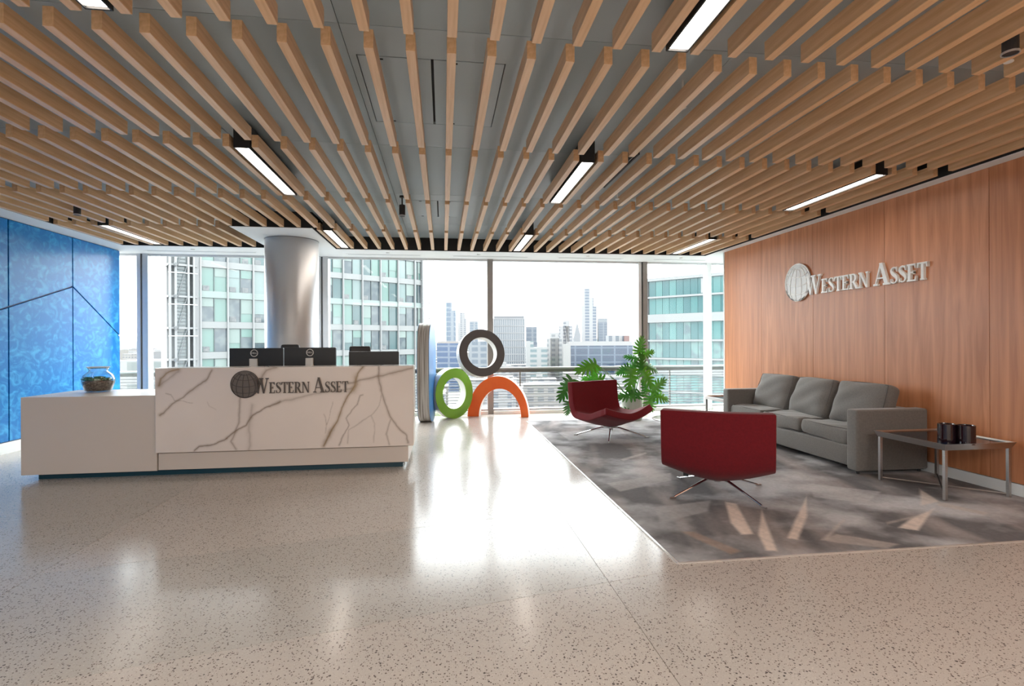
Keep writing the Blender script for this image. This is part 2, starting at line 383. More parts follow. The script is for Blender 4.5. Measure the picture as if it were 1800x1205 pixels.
# balcony and louvred balustrade beyond the glass
struct(box('trim_7', -8, 8, YW + .12, 10.4, -.35, -.03, mat('balcony_slab', (.16, .16, .16), .6)))
ba = empty('balustrade', (0, 10.0, -.03)); tag(ba, 'white and grey balcony balustrade of thin horizontal bars outside the glazing', 'balustrade')
MB().box(-8, 8, -.04, .04, .735, .80).build('handrail', mat('handrail_grey', (.11, .105, .10), .4, .3), ba)
MB().box(-8, 8, -.055, .045, .80, .83).build('handrail_cap', mat('rail_white', (.36, .36, .36), .35), ba)
M_BAR = mat('bar_steel', (.085, .085, .09), .4, .3)
b0 = None
for k in range(12):
    z = .10 + .0535 * k
    if b0 is None: b0 = MB().box(-8, 8, -.012, .012, -.0055, .0055).build('rail_bar', M_BAR, ba); b0.location = (0, 0, z)
    else: share(b0, 'rail_bar', (0, 0, z), ba)
p0 = None
for k in range(11):
    x = -7.7 + 1.53 * k
    if p0 is None: p0 = MB().box(-.011, .011, .012, .045, 0, .74).build('rail_post', M_ALU_D, ba); p0.location = (x, 0, 0)
    else: share(p0, 'rail_post', (x, 0, 0), ba)

# ================================================================== LIGHT FIXTURES
M_HOUS = mat('fixture_black', (.012, .012, .013), .45)
f0 = None
names = {(-4.228, 3): 'slim linear ceiling light over the low end of the desk, nearest the blue wall',
         (-1.515, 3): 'short-looking linear ceiling light just right of the metal column, beside the windows',
         (1.198, 3): 'small linear ceiling light near the windows between column and cherry wall',
         (3.911, 3): 'linear ceiling light near the windows where battens meet the cherry wall',
         (-4.228, 1): 'linear ceiling light over the blue wall, out of frame at left',
         (-1.515, 1): 'bright linear ceiling light above the marble desk, between the battens',
         (1.198, 1): 'bright linear ceiling light in mid ceiling over the terrazzo floor',
         (3.911, 1): 'long linear ceiling light beside the cherry wall above the sofa',
         (-4.228, -1): 'nearest linear ceiling light at far left overhead',
         (-1.515, -1): 'nearest left linear ceiling light cut by the top edge of the photo',
         (1.198, -1): 'large nearest linear ceiling light at top right, cut by the photo edge',
         (3.911, -1): 'nearest linear ceiling light beside the cherry wall overhead'}
for (x, n) in FIX:
    y0 = 2.70 + 1.475 * n + .02
    if y0 < YB: continue
    if f0 is None:
        f0 = empty('linear_light', (x, y0, ZS)); t = f0
        MB().box(-.058, -.05, 0, 1.3, 0, .18).box(.05, .058, 0, 1.3, 0, .18).box(-.05, .05, 0, .01, 0, .18).box(-.05, .05, 1.29, 1.3, 0, .18).box(-.05, .05, .01, 1.29, .17, .18).build('housing', M_HOUS, t)
        MB().box(-.05, .05, .01, 1.29, .012, .02).build('diffuser', M_LAMPW, t)
    else: t = copy_tree(f0); t.location = (x, y0, ZS)
    if (x, n) in names: tag(t, names[(x, n)], 'ceiling light', 'linear lights between the battens')
    else: tag(t, 'linear ceiling light in the part of the lobby behind the viewer', 'ceiling light', 'linear lights between the battens')

# spotlights / detectors hanging in the ceiling
def spot(x, y, z, lab, turn):
    t = empty('spotlight', (x, y, z), turn)
    MB().tube([(0, 0, .13), (0, 0, -.0)], .008, 8).build('stem', M_BLK2, t)
    MB().lathe([(0, .15), (.03, .15), (.03, .13), (0, .13)], 16).build('mount', M_BLK2, t)
    MB().tube([(0, 0, .045), (0, 0, -.075)], [.034, .034], 18).build('lamp_head', M_BLK2, t, smooth=False)
    MB().lathe([(.034, 0), (.038, 0), (.038, .01), (.034, .01)], 18, (0, 0, -.08)).build('lamp_ring', M_ALU, t)
    tag(t, lab, 'spotlight', 'small black ceiling spotlights')
spot(-.455, 6.03, 2.80, 'small black spotlight hanging between battens in mid ceiling', .3)
spot(2.84, 2.27, 2.80, 'black spotlight hanging at the top right corner of the ceiling', 1.2)
spot(-4.04, 6.39, 2.80, 'small dark spotlight in the battens near the blue wall', -.5)
t = empty('slot_vent', (1.69, 4.9, 2.93)); tag(t, 'thin black slot air vent between battens right of the middle ceiling light', 'air vent')
MB().box(-.035, -.02, -.5, .5, 0, .05).box(.02, .035, -.5, .5, 0, .05).box(-.035, .035, -.5, .5, .04, .05).build('frame', M_BLK2, t)
MB().box(-.004, .004, -.5, .5, 0, .04).build('blade', M_ALU_D, t)
for (px, py), lab in (((1085, 350), 'small sprinkler head right of the middle ceiling light'), ((1200, 190), 'small sprinkler head at upper right between long battens'), ((1773, 365 * .3), 'small sprinkler head at far right of the battens')):
    p = atz(px, py, 2.80); t = empty('sprinkler', (p.x, p.y, 2.80))
    MB().tube([(0, 0, .18), (0, 0, .0)], .007, 8).build('pipe', M_WHITE, t)
    MB().lathe([(0, .01), (.022, .006), (.022, 0), (0, -.004)], 14).build('rosette', M_WHITE, t)
    tag(t, lab, 'sprinkler')

# ================================================================== LETTERING
def cr(pts, n=8):
    out = []; P = [pts[0]] + list(pts) + [pts[-1]]
    for i in range(1, len(P) - 2):
        for j in range(n):
            t = j / n; a, b, c, d = (np.array(P[k], float) for k in (i - 1, i, i + 1, i + 2))
            out.append(.5 * ((2 * b) + (-a + c) * t + (2 * a - 5 * b + 4 * c - d) * t * t + (-a + 3 * b - 3 * c + d) * t ** 3))
    out.append(np.array(P[-2], float)); return out
def ribbon(pts):
    """pts (x,y,w) -> list of quads"""
    q = []
    L = []; R = []
    for i, p in enumerate(pts):
        d = np.array(pts[min(i + 1, len(pts) - 1)][:2]) - np.array(pts[max(i - 1, 0)][:2]); d = d / (np.linalg.norm(d) + 1e-9)
        nrm = np.array([-d[1], d[0]]); L.append(p[:2] + nrm * p[2] / 2); R.append(p[:2] - nrm * p[2] / 2)
    return [L + R[::-1]]
def R4(x0, x1, y0, y1): return [(x0, y0), (x1, y0), (x1, y1), (x0, y1)]
def sl(x0, x1, y0, X0, X1, y1): return [(x0, y0), (x1, y0), (X1, y1), (X0, y1)]
tn = .07; tk = .17; sf = .066
def ser(x0, x1, y): return R4(x0 - .07, x1 + .07, y, y + sf)
GL = {}
GL['E'] = (.74, [R4(.10, .10 + tk, sf, 1 - sf), R4(.02, .66, 0, sf), R4(.02, .64, 1 - sf, 1), R4(.10 + tk, .48, .48, .53), sl(.58, .66, sf, .63, .66, .27), sl(.60, .64, .76, .54, .64, 1 - sf), R4(.45, .48, .40, .61)])
GL['T'] = (.76, [R4(.30, .30 + tk, sf, 1 - sf), ser(.30, .30 + tk, 0), R4(.03, .73, 1 - sf, 1), sl(.03, .07, .74, .03, .13, 1 - sf), sl(.69, .73, .74, .63, .73, 1 - sf)])
GL['N'] = (.92, [R4(.12, .12 + tn, sf, 1 - sf), R4(.76, .76 + tn, .0, 1 - sf), sl(.70, .815, 0, .08, .29, 1), ser(.12, .12 + tn, 0), ser(.10, .12 + tn, 1 - sf), ser(.76, .76 + tn, 1 - sf)])
GL['R'] = (.86, [R4(.10, .10 + tk, sf, 1 - sf), ser(.10, .10 + tk, 0), R4(.02, .40, 1 - sf, 1), sl(.62, .82, 0, .34, .52, .47)] + ribbon(cr([(.27, .975, .05), (.42, .965, .07), (.56, .88, .13), (.60, .73, .16), (.55, .57, .13), (.42, .48, .06), (.27, .475, .05)])) + [R4(.62, .88, 0, sf)])
GL['S'] = (.66, ribbon(cr([(.545, .76, .045), (.50, .90, .05), (.34, .968, .06), (.18, .90, .09), (.13, .76, .13), (.22, .62, .17), (.36, .52, .19), (.50, .40, .18), (.565, .25, .14), (.50, .10, .08), (.34, .03, .055), (.17, .08, .05), (.10, .24, .045)], 5)) + [R4(.52, .56, .72, .99), R4(.08, .12, .01, .28)])
GL['W'] = (1.30, [sl(.34, .46, 0, .10, .30, 1 - sf), sl(.38, .44, 0, .60, .66, .95), sl(.80, .92, 0, .54, .74, 1 - sf), sl(.84, .90, 0, 1.12, 1.18, .96), R4(.02, .38, 1 - sf, 1), R4(.47, .83, 1 - sf, 1), R4(1.02, 1.28, 1 - sf, 1)])
GL['A'] = (.98, [sl(.12, .17, sf, .42, .50, 1), sl(.68, .90, sf, .38, .56, 1), R4(.26, .68, .30, .345), R4(.02, .28, 0, sf), R4(.60, .98, 0, sf)])
def wordmark(parent, width, cap, m_face, m_edge, depth):
    """'Western Asset' in serif small capitals, origin at the left of the baseline, x right, facing -y"""
    text = [('W', 1.0), ('E', .72), ('S', .72), ('T', .72), ('E', .72), ('R', .72), ('N', .72), (' ', .30), ('A', 1.0), ('S', .72), ('S', .72), ('E', .72), ('T', .72)]
    tot = sum((GL[c][0] * s if c != ' ' else s) for c, s in text); kx = width / (tot * cap); x = 0
    for c, s in text:
        if c == ' ': x += s * cap * kx; continue
        adv, strokes = GL[c]; mb = MB(); e = .0
        for q in strokes:
            e += .0001
            mb.prism([(px * s * cap * kx, -e, py * s * cap) for px, py in q], (0, -depth, 0))
        o = mb.build('letter', m_face, parent); o.location = (x, 0, 0); x += adv * s * cap * kx
        if m_edge:
            g = MB()
            for i_, q in enumerate(strokes):
                P = [(px * s * cap * kx, py * s * cap) for px, py in q]; D_ = .0026
                if len(P) == 4:
                    ar = sum(P[i][0] * P[(i + 1) % 4][1] - P[(i + 1) % 4][0] * P[i][1] for i in range(4))
                    P = inset(P if ar > 0 else P[::-1], -D_)
                else:
                    m_ = len(P) // 2; Q = [None] * len(P)
                    for i in range(m_):
                        a_, b_ = Vector(P[i]), Vector(P[-1 - i]); u_ = (a_ - b_).normalized() * D_; Q[i] = a_ + u_; Q[-1 - i] = b_ - u_
                    P = Q
                g.prism([(p_[0], depth * -.8 - i_ * .0001, p_[1]) for p_ in P], (0, depth * .8 + .022, 0))
            g.build('letter_edge', m_edge, o)
def globe(parent, r, cx_, cz_, m_disc, m_line, depth, lw):
    n = 48
    d = MB().prism([(cx_ + r * math.cos(2 * math.pi * k / n), 0, cz_ + r * math.sin(2 * math.pi * k / n)) for k in range(n)], (0, -depth, 0)).build('globe_disc', m_disc, parent)
    def pl(path, name='grid_line', w=lw):
        mb = MB()
        for k in range(len(path) - 1):
            (ax, az), (bx_, bz) = path[k], path[k + 1]; dx, dz = bx_ - ax, bz - az; L = math.hypot(dx, dz) or 1; nx, nz2 = -dz / L * w / 2, dx / L * w / 2
            mb.prism([(cx_ + ax + nx, -depth, cz_ + az + nz2), (cx_ + ax - nx, -depth, cz_ + az - nz2), (cx_ + bx_ - nx, -depth, cz_ + bz - nz2), (cx_ + bx_ + nx, -depth, cz_ + bz + nz2)], (0, -.004, 0))
        mb.build(name, m_line, d)
    pl([(r * math.cos(2 * math.pi * k / n), r * math.sin(2 * math.pi * k / n)) for k in range(n + 1)])
    tilt = math.radians(22)
    for la in (-50, -20, 10, 38, 64):
        la_ = math.radians(la); path = []
        for k in range(25):
            lo = math.radians(-90 + 7.5 * k); X = math.cos(la_) * math.sin(lo); Y = math.sin(la_); Z = math.cos(la_) * math.cos(lo)
            Y2 = Y * math.cos(tilt) - Z * math.sin(tilt)
            if Y * math.sin(tilt) + Z * math.cos(tilt) > -.02: path.append((X * r, Y2 * r))
        pl(path)
    for lo in (-65, -38, -10, 18, 46, 72):
        lo_ = math.radians(lo); path = []
        for k in range(-18, 15):
            la_ = math.radians(k * 5); X = math.cos(la_) * math.sin(lo_); Y = math.sin(la_); Z = math.cos(la_) * math.cos(lo_)
            Y2 = Y * math.cos(tilt) - Z * math.sin(tilt)
            if Y * math.sin(tilt) + Z * math.cos(tilt) > -.02: path.append((X * r, Y2 * r))
        pl(path)

# wall sign
sg = empty('wall_sign', (XR - .002, 6.17, 1.875), -math.pi / 2)
tag(sg, 'pale metal globe emblem and raised WESTERN ASSET lettering on the cherry wall', 'sign')
globe(sg, .243, -.16, .18, mat('sign_disc', (.60, .60, .585), .35, .1), M_SIGN_W, .02, .014)
wm = empty('wordmark', (0, 0, 0)); wm.parent = sg; wm.location = (.0, -.012, 0)
wordmark(sg, 1.71, .235, mat('sign_face', (.62, .61, .58), .3, .1), M_SIGN_W, .012)
bpy.data.objects.remove(wm)
for o in kids(sg):
    if o.name.startswith('letter'): o.location.y = -.015

# ================================================================== RECEPTION DESK
dk = empty('reception_desk', (-2.2, 5.4, 0)); tag(dk, 'white reception desk with a low stone end and a tall brown-veined marble counter', 'desk')
def db(name, x0, x1, y0, y1, z0, z1, m, par=None, bevel=0.003):
    o = MB().box(x0 + 2.2, x1 + 2.2, y0 - 5.4, y1 - 5.4, z0, z1).build(name, m, par or dk, bevel=bevel); return o
db('low_end', -3.925, -2.745, 5.435, 6.22, .055, .785, M_BEIGE)
db('plinth', -3.82, -.42, 5.50, 6.14, 0, .055, M_PLINTH, bevel=0)
db('base_panel', -2.735, -.36, 5.44, 5.60, .06, .222, M_BEIGE)
db('worktop', -2.745, -.36, 5.70, 6.45, .715, .745, M_BEIGE)
db('end_panel', -.40, -.36, 5.60, 6.42, .055, .715, M_BEIGE)
db('drawer_unit', -1.30, -.86, 5.72, 6.35, .06, .715, M_WHITE)
db('counter_core', -2.735, -.303, 5.4255, 5.69, .232, 1.040, M_BEIGE)
# marble front slab with veins as vertex colour
def vnoise(X, Y, s, seed, oct=4):
    rng = np.random.RandomState(seed); T = rng.rand(64, 64); out = np.zeros_like(X); amp = 1; tot = 0
    for o in range(oct):
        x = X * s * 2 ** o; y = Y * s * 2 ** o; xi = np.floor(x).astype(int); yi = np.floor(y).astype(int); fx = x - xi; fy = y - yi
        fx = fx * fx * (3 - 2 * fx); fy = fy * fy * (3 - 2 * fy)
        g = lambda a, b: T[a % 64, b % 64]
        out += amp * ((g(xi, yi) * (1 - fx) + g(xi + 1, yi) * fx) * (1 - fy) + (g(xi, yi + 1) * (1 - fx) + g(xi + 1, yi + 1) * fx) * fy); tot += amp; amp *= .5
    return out / tot
def grid_mesh(name, U, V, P, colf, m, parent):
    """U,V sample arrays, P(u,v)->(n,3), colf(u,v)->(n,3)"""
    uu, vv = np.meshgrid(U, V); nu, nv = len(U), len(V); co = P(uu.ravel(), vv.ravel())
    idx = np.arange(nu * nv).reshape(nv, nu); fa = np.stack([idx[:-1, :-1], idx[:-1, 1:], idx[1:, 1:], idx[1:, :-1]], -1).reshape(-1, 4)
    me = bpy.data.meshes.new(name); me.vertices.add(len(co)); me.vertices.foreach_set('co', co.ravel())
    me.loops.add(fa.size); me.loops.foreach_set('vertex_index', fa.ravel()); me.polygons.add(len(fa))
    me.polygons.foreach_set('loop_start', np.arange(0, fa.size, 4)); me.update(calc_edges=True)
    c = colf(uu.ravel(), vv.ravel()); a = me.color_attributes.new('Col', 'FLOAT_COLOR', 'POINT')
    a.data.foreach_set('color', np.concatenate([c, np.ones((len(c), 1))], 1).astype(np.float32).ravel())
    me.materials.append(m); o = bpy.data.objects.new(name, me); COL.objects.link(o)
    if parent: o.parent = parent
    return o
def cA(p): return (380 + p[0] / 4.634, 590 + p[1] / 4.634)
def cB(p): return (p[0] / 4.4625, 600 + p[1] / 4.4625)
V1 = [  # (polyline in photo, half width m, strength, hue) hue 0 grey-brown, 1 ochre
    ([cB(p) for p in ((1250, 575), (1350, 490), (1480, 400), (1610, 310), (1670, 225))], .012, .75, .3),
    ([cB(p) for p in ((1530, 855), (1570, 820), (1680, 810), (1785, 750))] + [cA(p) for p in ((80, 830), (150, 790), (250, 735), (300, 650), (400, 580), (520, 540))], .010, .85, .1),
    ([cA(p) for p in ((400, 580), (520, 540), (640, 515), (750, 485), (900, 455), (1050, 440), (1100, 425))], .015, .45, .1),
    ([cA(p) for p in ((195, 480), (195, 600), (190, 700), (165, 780), (125, 855), (160, 915))], .011, .6, .1),
    ([cA(p) for p in ((295, 560), (280, 700), (270, 800), (268, 930))], .020, .35, .1),
    ([cA(p) for p in ((345, 380), (375, 320), (410, 280), (490, 262))], .016, .6, .2),
    ([cA(p) for p in ((1195, 250), (1150, 310), (1130, 400), (1100, 440), (1060, 520), (1010, 640), (950, 750), (920, 810), (880, 895))], .017, .95, .55),
    ([cA(p) for p in ((1130, 330), (1150, 390), (1115, 440))], .030, .5, .9),
    ([cA(p) for p in ((940, 770), (915, 820), (895, 860))], .026, .5, .3),
    ([cA(p) for p in ((1080, 385), (1200, 355), (1330, 330), (1450, 290), (1600, 262))], .015, .65, .15),
    ([cA(p) for p in ((1330, 250), (1325, 340), (1345, 440), (1380, 550), (1420, 660), (1500, 760), (1550, 810), (1560, 870))], .012, .7, .15),
    ([cA(p) for p in ((1190, 480), (1165, 480), (1150, 560), (1060, 670), (1080, 720), (1040, 800), (1000, 895))], .008, .65, .1),
    ([cA(p) for p in ((1345, 480), (1330, 560), (1260, 640), (1180, 700), (1080, 760), (1070, 880))], .006, .4, .1),
    ([cA(p) for p in ((1260, 650), (1290, 720), (1280, 870))], .005, .35, .1),
    ([cA(p) for p in ((1420, 680), (1390, 800), (1410, 880))], .008, .5, .1),
    ([cA(p) for p in ((870, 640), (905, 720), (895, 790))], .005, .4, .1), ([cA(p) for p in ((945, 540), (925, 620), (905, 720))], .005, .4, .1),
    ([cB(p) for p in ((1245, 345), (1262, 290), (1300, 245), (1400, 222))], .022, .75, .8),
    ([cB(p) for p in ((1250, 340), (1330, 290), (1400, 240))], .016, .4, .3),
    ([cB(p) for p in ((1300, 405), (1335, 410), (1370, 460), (1440, 465), (1510, 480))], .004, .5, .1),
    ([cB(p) for p in ((1620, 470), (1640, 510), (1690, 530))], .003, .3, .1)]
VW = [([tuple(atY(x, y, 5.405)[i] for i in (0, 2)) for x, y in pl], hw, st, hu) for pl, hw, st, hu in V1]
def marble_col(u, v):
    base = np.stack([np.full_like(u, .80), np.full_like(u, .715), np.full_like(u, .65)], 1)
    cl = vnoise(u + 7, v + 3, 2.2, 5)[:, None]; base = base * (.93 + .12 * cl)
    wu = u + (vnoise(u, v, 9, 1) - .5) * .035; wv = v + (vnoise(u, v, 9, 2) - .5) * .035
    wn = vnoise(u, v, 6, 9)
    for pl, hw, st, hu in VW:
        d = np.full_like(u, 9.)
        for (ax, ay), (bx_, by) in zip(pl, pl[1:]):
            dx, dy = bx_ - ax, by - ay; t = np.clip(((wu - ax) * dx + (wv - ay) * dy) / (dx * dx + dy * dy + 1e-9), 0, 1)
            d = np.minimum(d, np.hypot(wu - ax - t * dx, wv - ay - t * dy))
        hw_ = hw * (.7 + wn); k = min(1, st * 1.15) * (.55 * np.exp(-(d / hw_) ** 2) + .45 * np.exp(-(d / (hw_ * .28)) ** 2))
        c = np.array([.235, .17, .125]) * (1 - hu) + np.array([.36, .235, .10]) * hu
        base = base * (1 - k[:, None]) + c * k[:, None]
    return base
mf = grid_mesh('marble_front', np.arange(-2.745, -.2989, .0055), np.arange(.232, 1.0461, .0055),
          lambda u, v: np.stack([u + 2.2, np.full_like(u, 5.405 - 5.4), v], 1), marble_col, M_MARBLE, dk)
sd = mf.modifiers.new('thick', 'SOLIDIFY'); sd.thickness = .02; sd.offset = -1
mt = grid_mesh('marble_cap', np.arange(-2.745, -.2989, .011), np.arange(5.405, 5.70, .011),
          lambda u, v: np.stack([u + 2.2, v - 5.4, np.full_like(u, 1.0475)], 1), lambda u, v: marble_col(u, 1.04 - (v - 5.405) * .6), M_MARBLE, dk)
# desk emblem and lettering
dl = empty('desk_sign', (-1.83, 5.405, .80)); tag(dl, 'dark bronze globe emblem and WESTERN ASSET lettering fixed to the marble counter', 'sign')
p = atY(431, 675, 5.4); p2 = atY(446, 691, 5.4); p3 = atY(613, 688, 5.4)
dl.location = (p2.x, 5.403, p2.z)
globe(dl, .132, p.x - p2.x, p.z - p2.z, mat('dark_disc', (.16, .13, .11), .4, .5), M_SIGN_B, .008, .006)
wordmark(dl, p3.x - p2.x, .150, M_SIGN_B, None, .008)
for o in kids(dl):
    if o.name.startswith('letter'): o.location.y = -.013

# monitors
def monitor(x0, x1, ztop, y, tilt, lab, stand=.46, low=False, badge_z=-.055):
    wdt = x1 - x0; t = empty('monitor', ((x0 + x1) / 2, y, .745)); H = ztop - .745
    MB().box(-wdt / 2, wdt / 2, 0, .045, H - .34, H).build('casing', M_BLK, t, bevel=.006)
    MB().box(-wdt / 2 + .008, wdt / 2 - .008, .045, .048, H - .33, H - .012).build('screen', M_TGLASS, t)
    sx = (stand - .5) * wdt
    zt = H - .33 if low else H - .115
    MB().box(sx - .042, sx + .042, -.035, -.002, 0.01, zt + (.07 if low else 0)).build('stand_neck', M_SILVER, t, bevel=.006)
    MB().box(sx - .12, sx + .12, -.08, .12, 0, .012).build('stand_base', M_SILVER, t, bevel=.004)
    if low:
        MB().box(sx - .035, sx + .05, -.004, 0, H - .30, H - .275).build('badge', M_SILVER, t)
    else:
        rg = MB(); R, r = .040, .033; n = 28
        for k in range(n):
            a, b = 2 * math.pi * k / n, 2 * math.pi * (k + 1) / n
            rg.prism([(sx + R * math.cos(a), -.003, H + badge_z + R * math.sin(a)), (sx + R * math.cos(b), -.003, H + badge_z + R * math.sin(b)), (sx + r * math.cos(b), -.003, H + badge_z + r * math.sin(b)), (sx + r * math.cos(a), -.003, H + badge_z + r * math.sin(a))], (0, .004, 0))
        bd = rg.build('badge', M_SILVER, t)
        cu = bpy.data.curves.new('badge_text', 'FONT'); cu.body = 'DELL'; cu.size = .026; cu.extrude = .001; cu.align_x = 'CENTER'; cu.align_y = 'CENTER'
        to = bpy.data.objects.new('badge_text', cu); COL.objects.link(to)
        dg = bpy.context.evaluated_depsgraph_get(); me = bpy.data.meshes.new_from_object(to.evaluated_get(dg)); bpy.data.objects.remove(to)
        tx = bpy.data.objects.new('badge_text', me); COL.objects.link(tx); me.materials.clear(); me.materials.append(M_SILVER)
        tx.parent = bd; tx.location = (sx, -.003, H + badge_z); tx.rotation_euler = (math.pi / 2, 0, 0)
    tag(t, lab, 'monitor', 'monitors on the reception desk'); t.rotation_euler.z = tilt; return t
def mx(px, Y): return atY(px, 610, Y).x
monitor(mx(403, 6.05), mx(497.5, 6.05), 1.230, 6.05, 0, 'black monitor seen from behind above the desk globe, leftmost of three', .46)
monitor(mx(499, 6.05), mx(590, 6.05), 1.233, 6.05, 0, 'black monitor seen from behind, middle one of three on the desk', .50)
monitor(mx(613, 6.05), mx(701, 6.05), 1.185, 6.05, 0, 'lower dark grey monitor seen from behind at the right end of the desk', .5, True)
# phone / keyboard
t = empty('keyboard', (-2.1, 6.28, .745)); MB().box(-.22, .22, -.06, .06, 0, .018).build('body', M_BLK2, t, bevel=.004)
MB().box(-.21, .21, -.05, .05, .018, .022).build('keys', M_BLK, t); tag(t, 'black keyboard behind the left monitor on the worktop', 'keyboard')

# task chairs behind the desk
def task_chair(x, y, rz, top, w_, lab):
    t = empty('task_chair', (x, y, 0), rz)
    def cush(name, X, Y, Z, sx, sy, sz, m):
        o = MB().box(-sx / 2, sx / 2, -sy / 2, sy / 2, -sz / 2, sz / 2).build(name, m, t, bevel=min(sx, sy, sz) * .45, bseg=4); o.location = (X, Y, Z); return o
    cush('seat', 0, 0, .47, .48, .46, .09, M_BLK2)
    cush('backrest', 0, .24, (top + .56) / 2, w_, .06, top - .56, M_BLK2)
    MB().tube([(0, .20, .44), (0, .29, .5), (0, .285, .72)], .02, 10).build('back_bar', M_BLK2, t)
    for s in (-1, 1):
        MB().tube([(s * .25, .02, .45), (s * .29, .03, .55), (s * .285, .0, .66), (s * .26, -.1, .67)], .016, 8).build('armrest', M_BLK2, t)
    MB().tube([(0, 0, .43), (0, 0, .1)], .028, 12).build('gas_column', M_CHROME, t)
    for k in range(5):
        a = k * 2 * math.pi / 5; e = Vector((math.cos(a) * .28, math.sin(a) * .28, .065))
        lg = MB().tube([(0, 0, .11), e], [.022, .014], 8).build('leg', M_BLK2, t)
        MB().tube([(e.x - .012, e.y, .032), (e.x + .012, e.y, .032)], .032, 12).build('castor', M_BLK2, lg)
    tag(t, lab, 'office chair', 'office chairs behind the desk')
p = atY(512, 605, 6.75); task_chair(p.x, 6.95, math.pi, atY(512, 605, 6.72).z, .22, 'black office chair hidden behind the two left monitors, only its top showing')
p = atY(628, 608, 6.75); task_chair(p.x - .02, 6.95, math.pi + .25, atY(628, 608, 6.72).z, .26, 'dark office chair behind the right monitor')

# terrarium jar
tj = empty('terrarium_jar', (*atz(173, 688, .785).to_2d(), .785)); tag(tj, 'round glass jar terrarium with soil and succulents on the low desk end', 'terrarium')
prof = [(0, .004), (.100, .004), (.116, .02), (.140, .09), (.143, .13), (.128, .175), (.098, .20), (.084, .212), (.080, .228), (.098, .258)]
MB().lathe(prof + [(r - .004, z + .003) for r, z in reversed(prof[1:-1])] + [(0, .010)], 48).build('jar', M_GLASS_J, tj, smooth=True)
MB().tube([(.098 * math.cos(k * math.pi / 18), .098 * math.sin(k * math.pi / 18), .258) for k in range(37)], .0035, 6).build('rim', mat('glass_rim', (.85, .9, .92), .1), tj, smooth=True)
MB().lathe([(0, .012), (.094, .012), (.108, .025), (.131, .085), (.136, .108), (.09, .118), (.05, .112), (0, .116)], 40).build('soil', M_SOIL, tj, smooth=True)
random.seed(3)
for (x, y, z, s) in ((-.075, -.045, .118, .066), (-.01, -.06, .115, .05), (.05, -.04, .12, .066), (.08, .02, .115, .05), (-.03, .045, .12, .065), (.015, .0, .12, .06)):
    mb = MB()
    for ring, (n, el, L) in enumerate(((8, .35, s), (6, .8, s * .85), (4, 1.2, s * .7))):
        for k in range(n):
            a = 2 * math.pi * k / n + ring * .4; d = Vector((math.cos(a) * math.cos(el), math.sin(a) * math.cos(el), math.sin(el)))
            mb.tube([(0, 0, 0), d * L * .5, d * L], [s * .10, s * .17, .001], 5)
    o = mb.build('succulent', M_SUCC, tj); o.location = (x, y, z)

# ================================================================== SCULPTURE
def ring_piece(name, loc, ro_, ri, depth, rz, tiltx, m_face, lab, half=False, sx=1., roff=0., lam=6, cat='sculpture'):
    """annulus in local XZ plane facing -y with its lowest point at the origin"""
    t = empty(name, loc, 0); t.rotation_mode = 'XYZ'; t.rotation_euler = (tiltx, 0, rz)
    n = 64; a0, a1 = (0, math.pi) if half else (0, 2 * math.pi)
    m_rim = mat('laminate_rim', (.70, .69, .66), .45, noise=(2.2, (.6, 26, .6), (.56, .54, .51), .4, .62))
    def ann(y0, y1, r1, r0, off, nm, m, par):
        mb = MB(); cnt = n + 1 if half else n; V = []
        for k in range(cnt):
            a = a0 + (a1 - a0) * k / n; c, s = math.cos(a), math.sin(a); zo = 0 if half else ro_
            V.append([mb.bm.verts.new(q) for q in ((r1 * c * sx, y0, zo + r1 * s), (off + r0 * c * sx, y0, zo + r0 * s), (off + r0 * c * sx, y1, zo + r0 * s), (r1 * c * sx, y1, zo + r1 * s))])
        for k in range(n):
            A, B = V[k], V[(k + 1) % cnt]
            for i in range(4): mb.bm.faces.new((A[i], A[(i + 1) % 4], B[(i + 1) % 4], B[i]))
        if half: mb.bm.faces.new(V[0]); mb.bm.faces.new(V[-1][::-1])
        return mb.build(nm, m, par, bevel=0)
    body = ann(.0, depth, ro_, ri, roff, 'laminated_body', m_rim, t)
    ann(-.006, .0, ro_, ri, roff, 'painted_face', m_face, t)
    ann(depth, depth + .006, ro_, ri, roff, 'painted_face', m_face, t)
    tag(t, lab, cat, 'painted ring sculptures by the window'); return t
def disc_piece():
    # tall oval slab seen nearly edge-on
    t = empty('oval_sculpture', (-.27, 8.62, 0), math.radians(90 - 9))
    n = 64; H, Wd, D = 1.60, .62, .185
    pts = [(Wd / 2 * math.copysign(abs(math.cos(a)) ** .8, math.cos(a)), H / 2 + H / 2 * math.copysign(abs(math.sin(a)) ** .45, math.sin(a))) for a in (2 * math.pi * k / n for k in range(n))]
    m_rim = mat('grooved_rim', (.55, .53, .50), .5, noise=(1.6, (2, 30, .5), (.24, .215, .19), .42, .58))
    L = 7
    for i in range(L):
        s = 1 - .012 * (i % 2)
        MB().prism([(x * s, D * i / L - D / 2, H / 2 + (z - H / 2) * (1 - .002 * (i % 2))) for x, z in pts], (0, D / L - .0008, 0)).build('laminate_layer', m_rim, t)
    MB().prism([(x, -D / 2 - .006, z) for x, z in pts], (0, .006, 0)).build('painted_face', rc('blue_face', (.02, .16, .47), (.05, .22, .52)), t)
    MB().prism([(x, D / 2, z) for x, z in pts], (0, .006, 0)).build('painted_face', rc('blue_face', (.02, .16, .47)), t)
    tag(t, 'tall blue-faced oval slab sculpture with grey laminated edge, standing on end', 'sculpture', 'painted ring sculptures by the window')
disc_piece()
ring_piece('ring_sculpture', (.185, 8.85, 0), .425, .262, .17, math.radians(30), 0, rc('green_face', (.20, .42, .035), (.23, .47, .045)), 'leaning green-faced ring sculpture on the floor beside the blue slab', sx=.86)
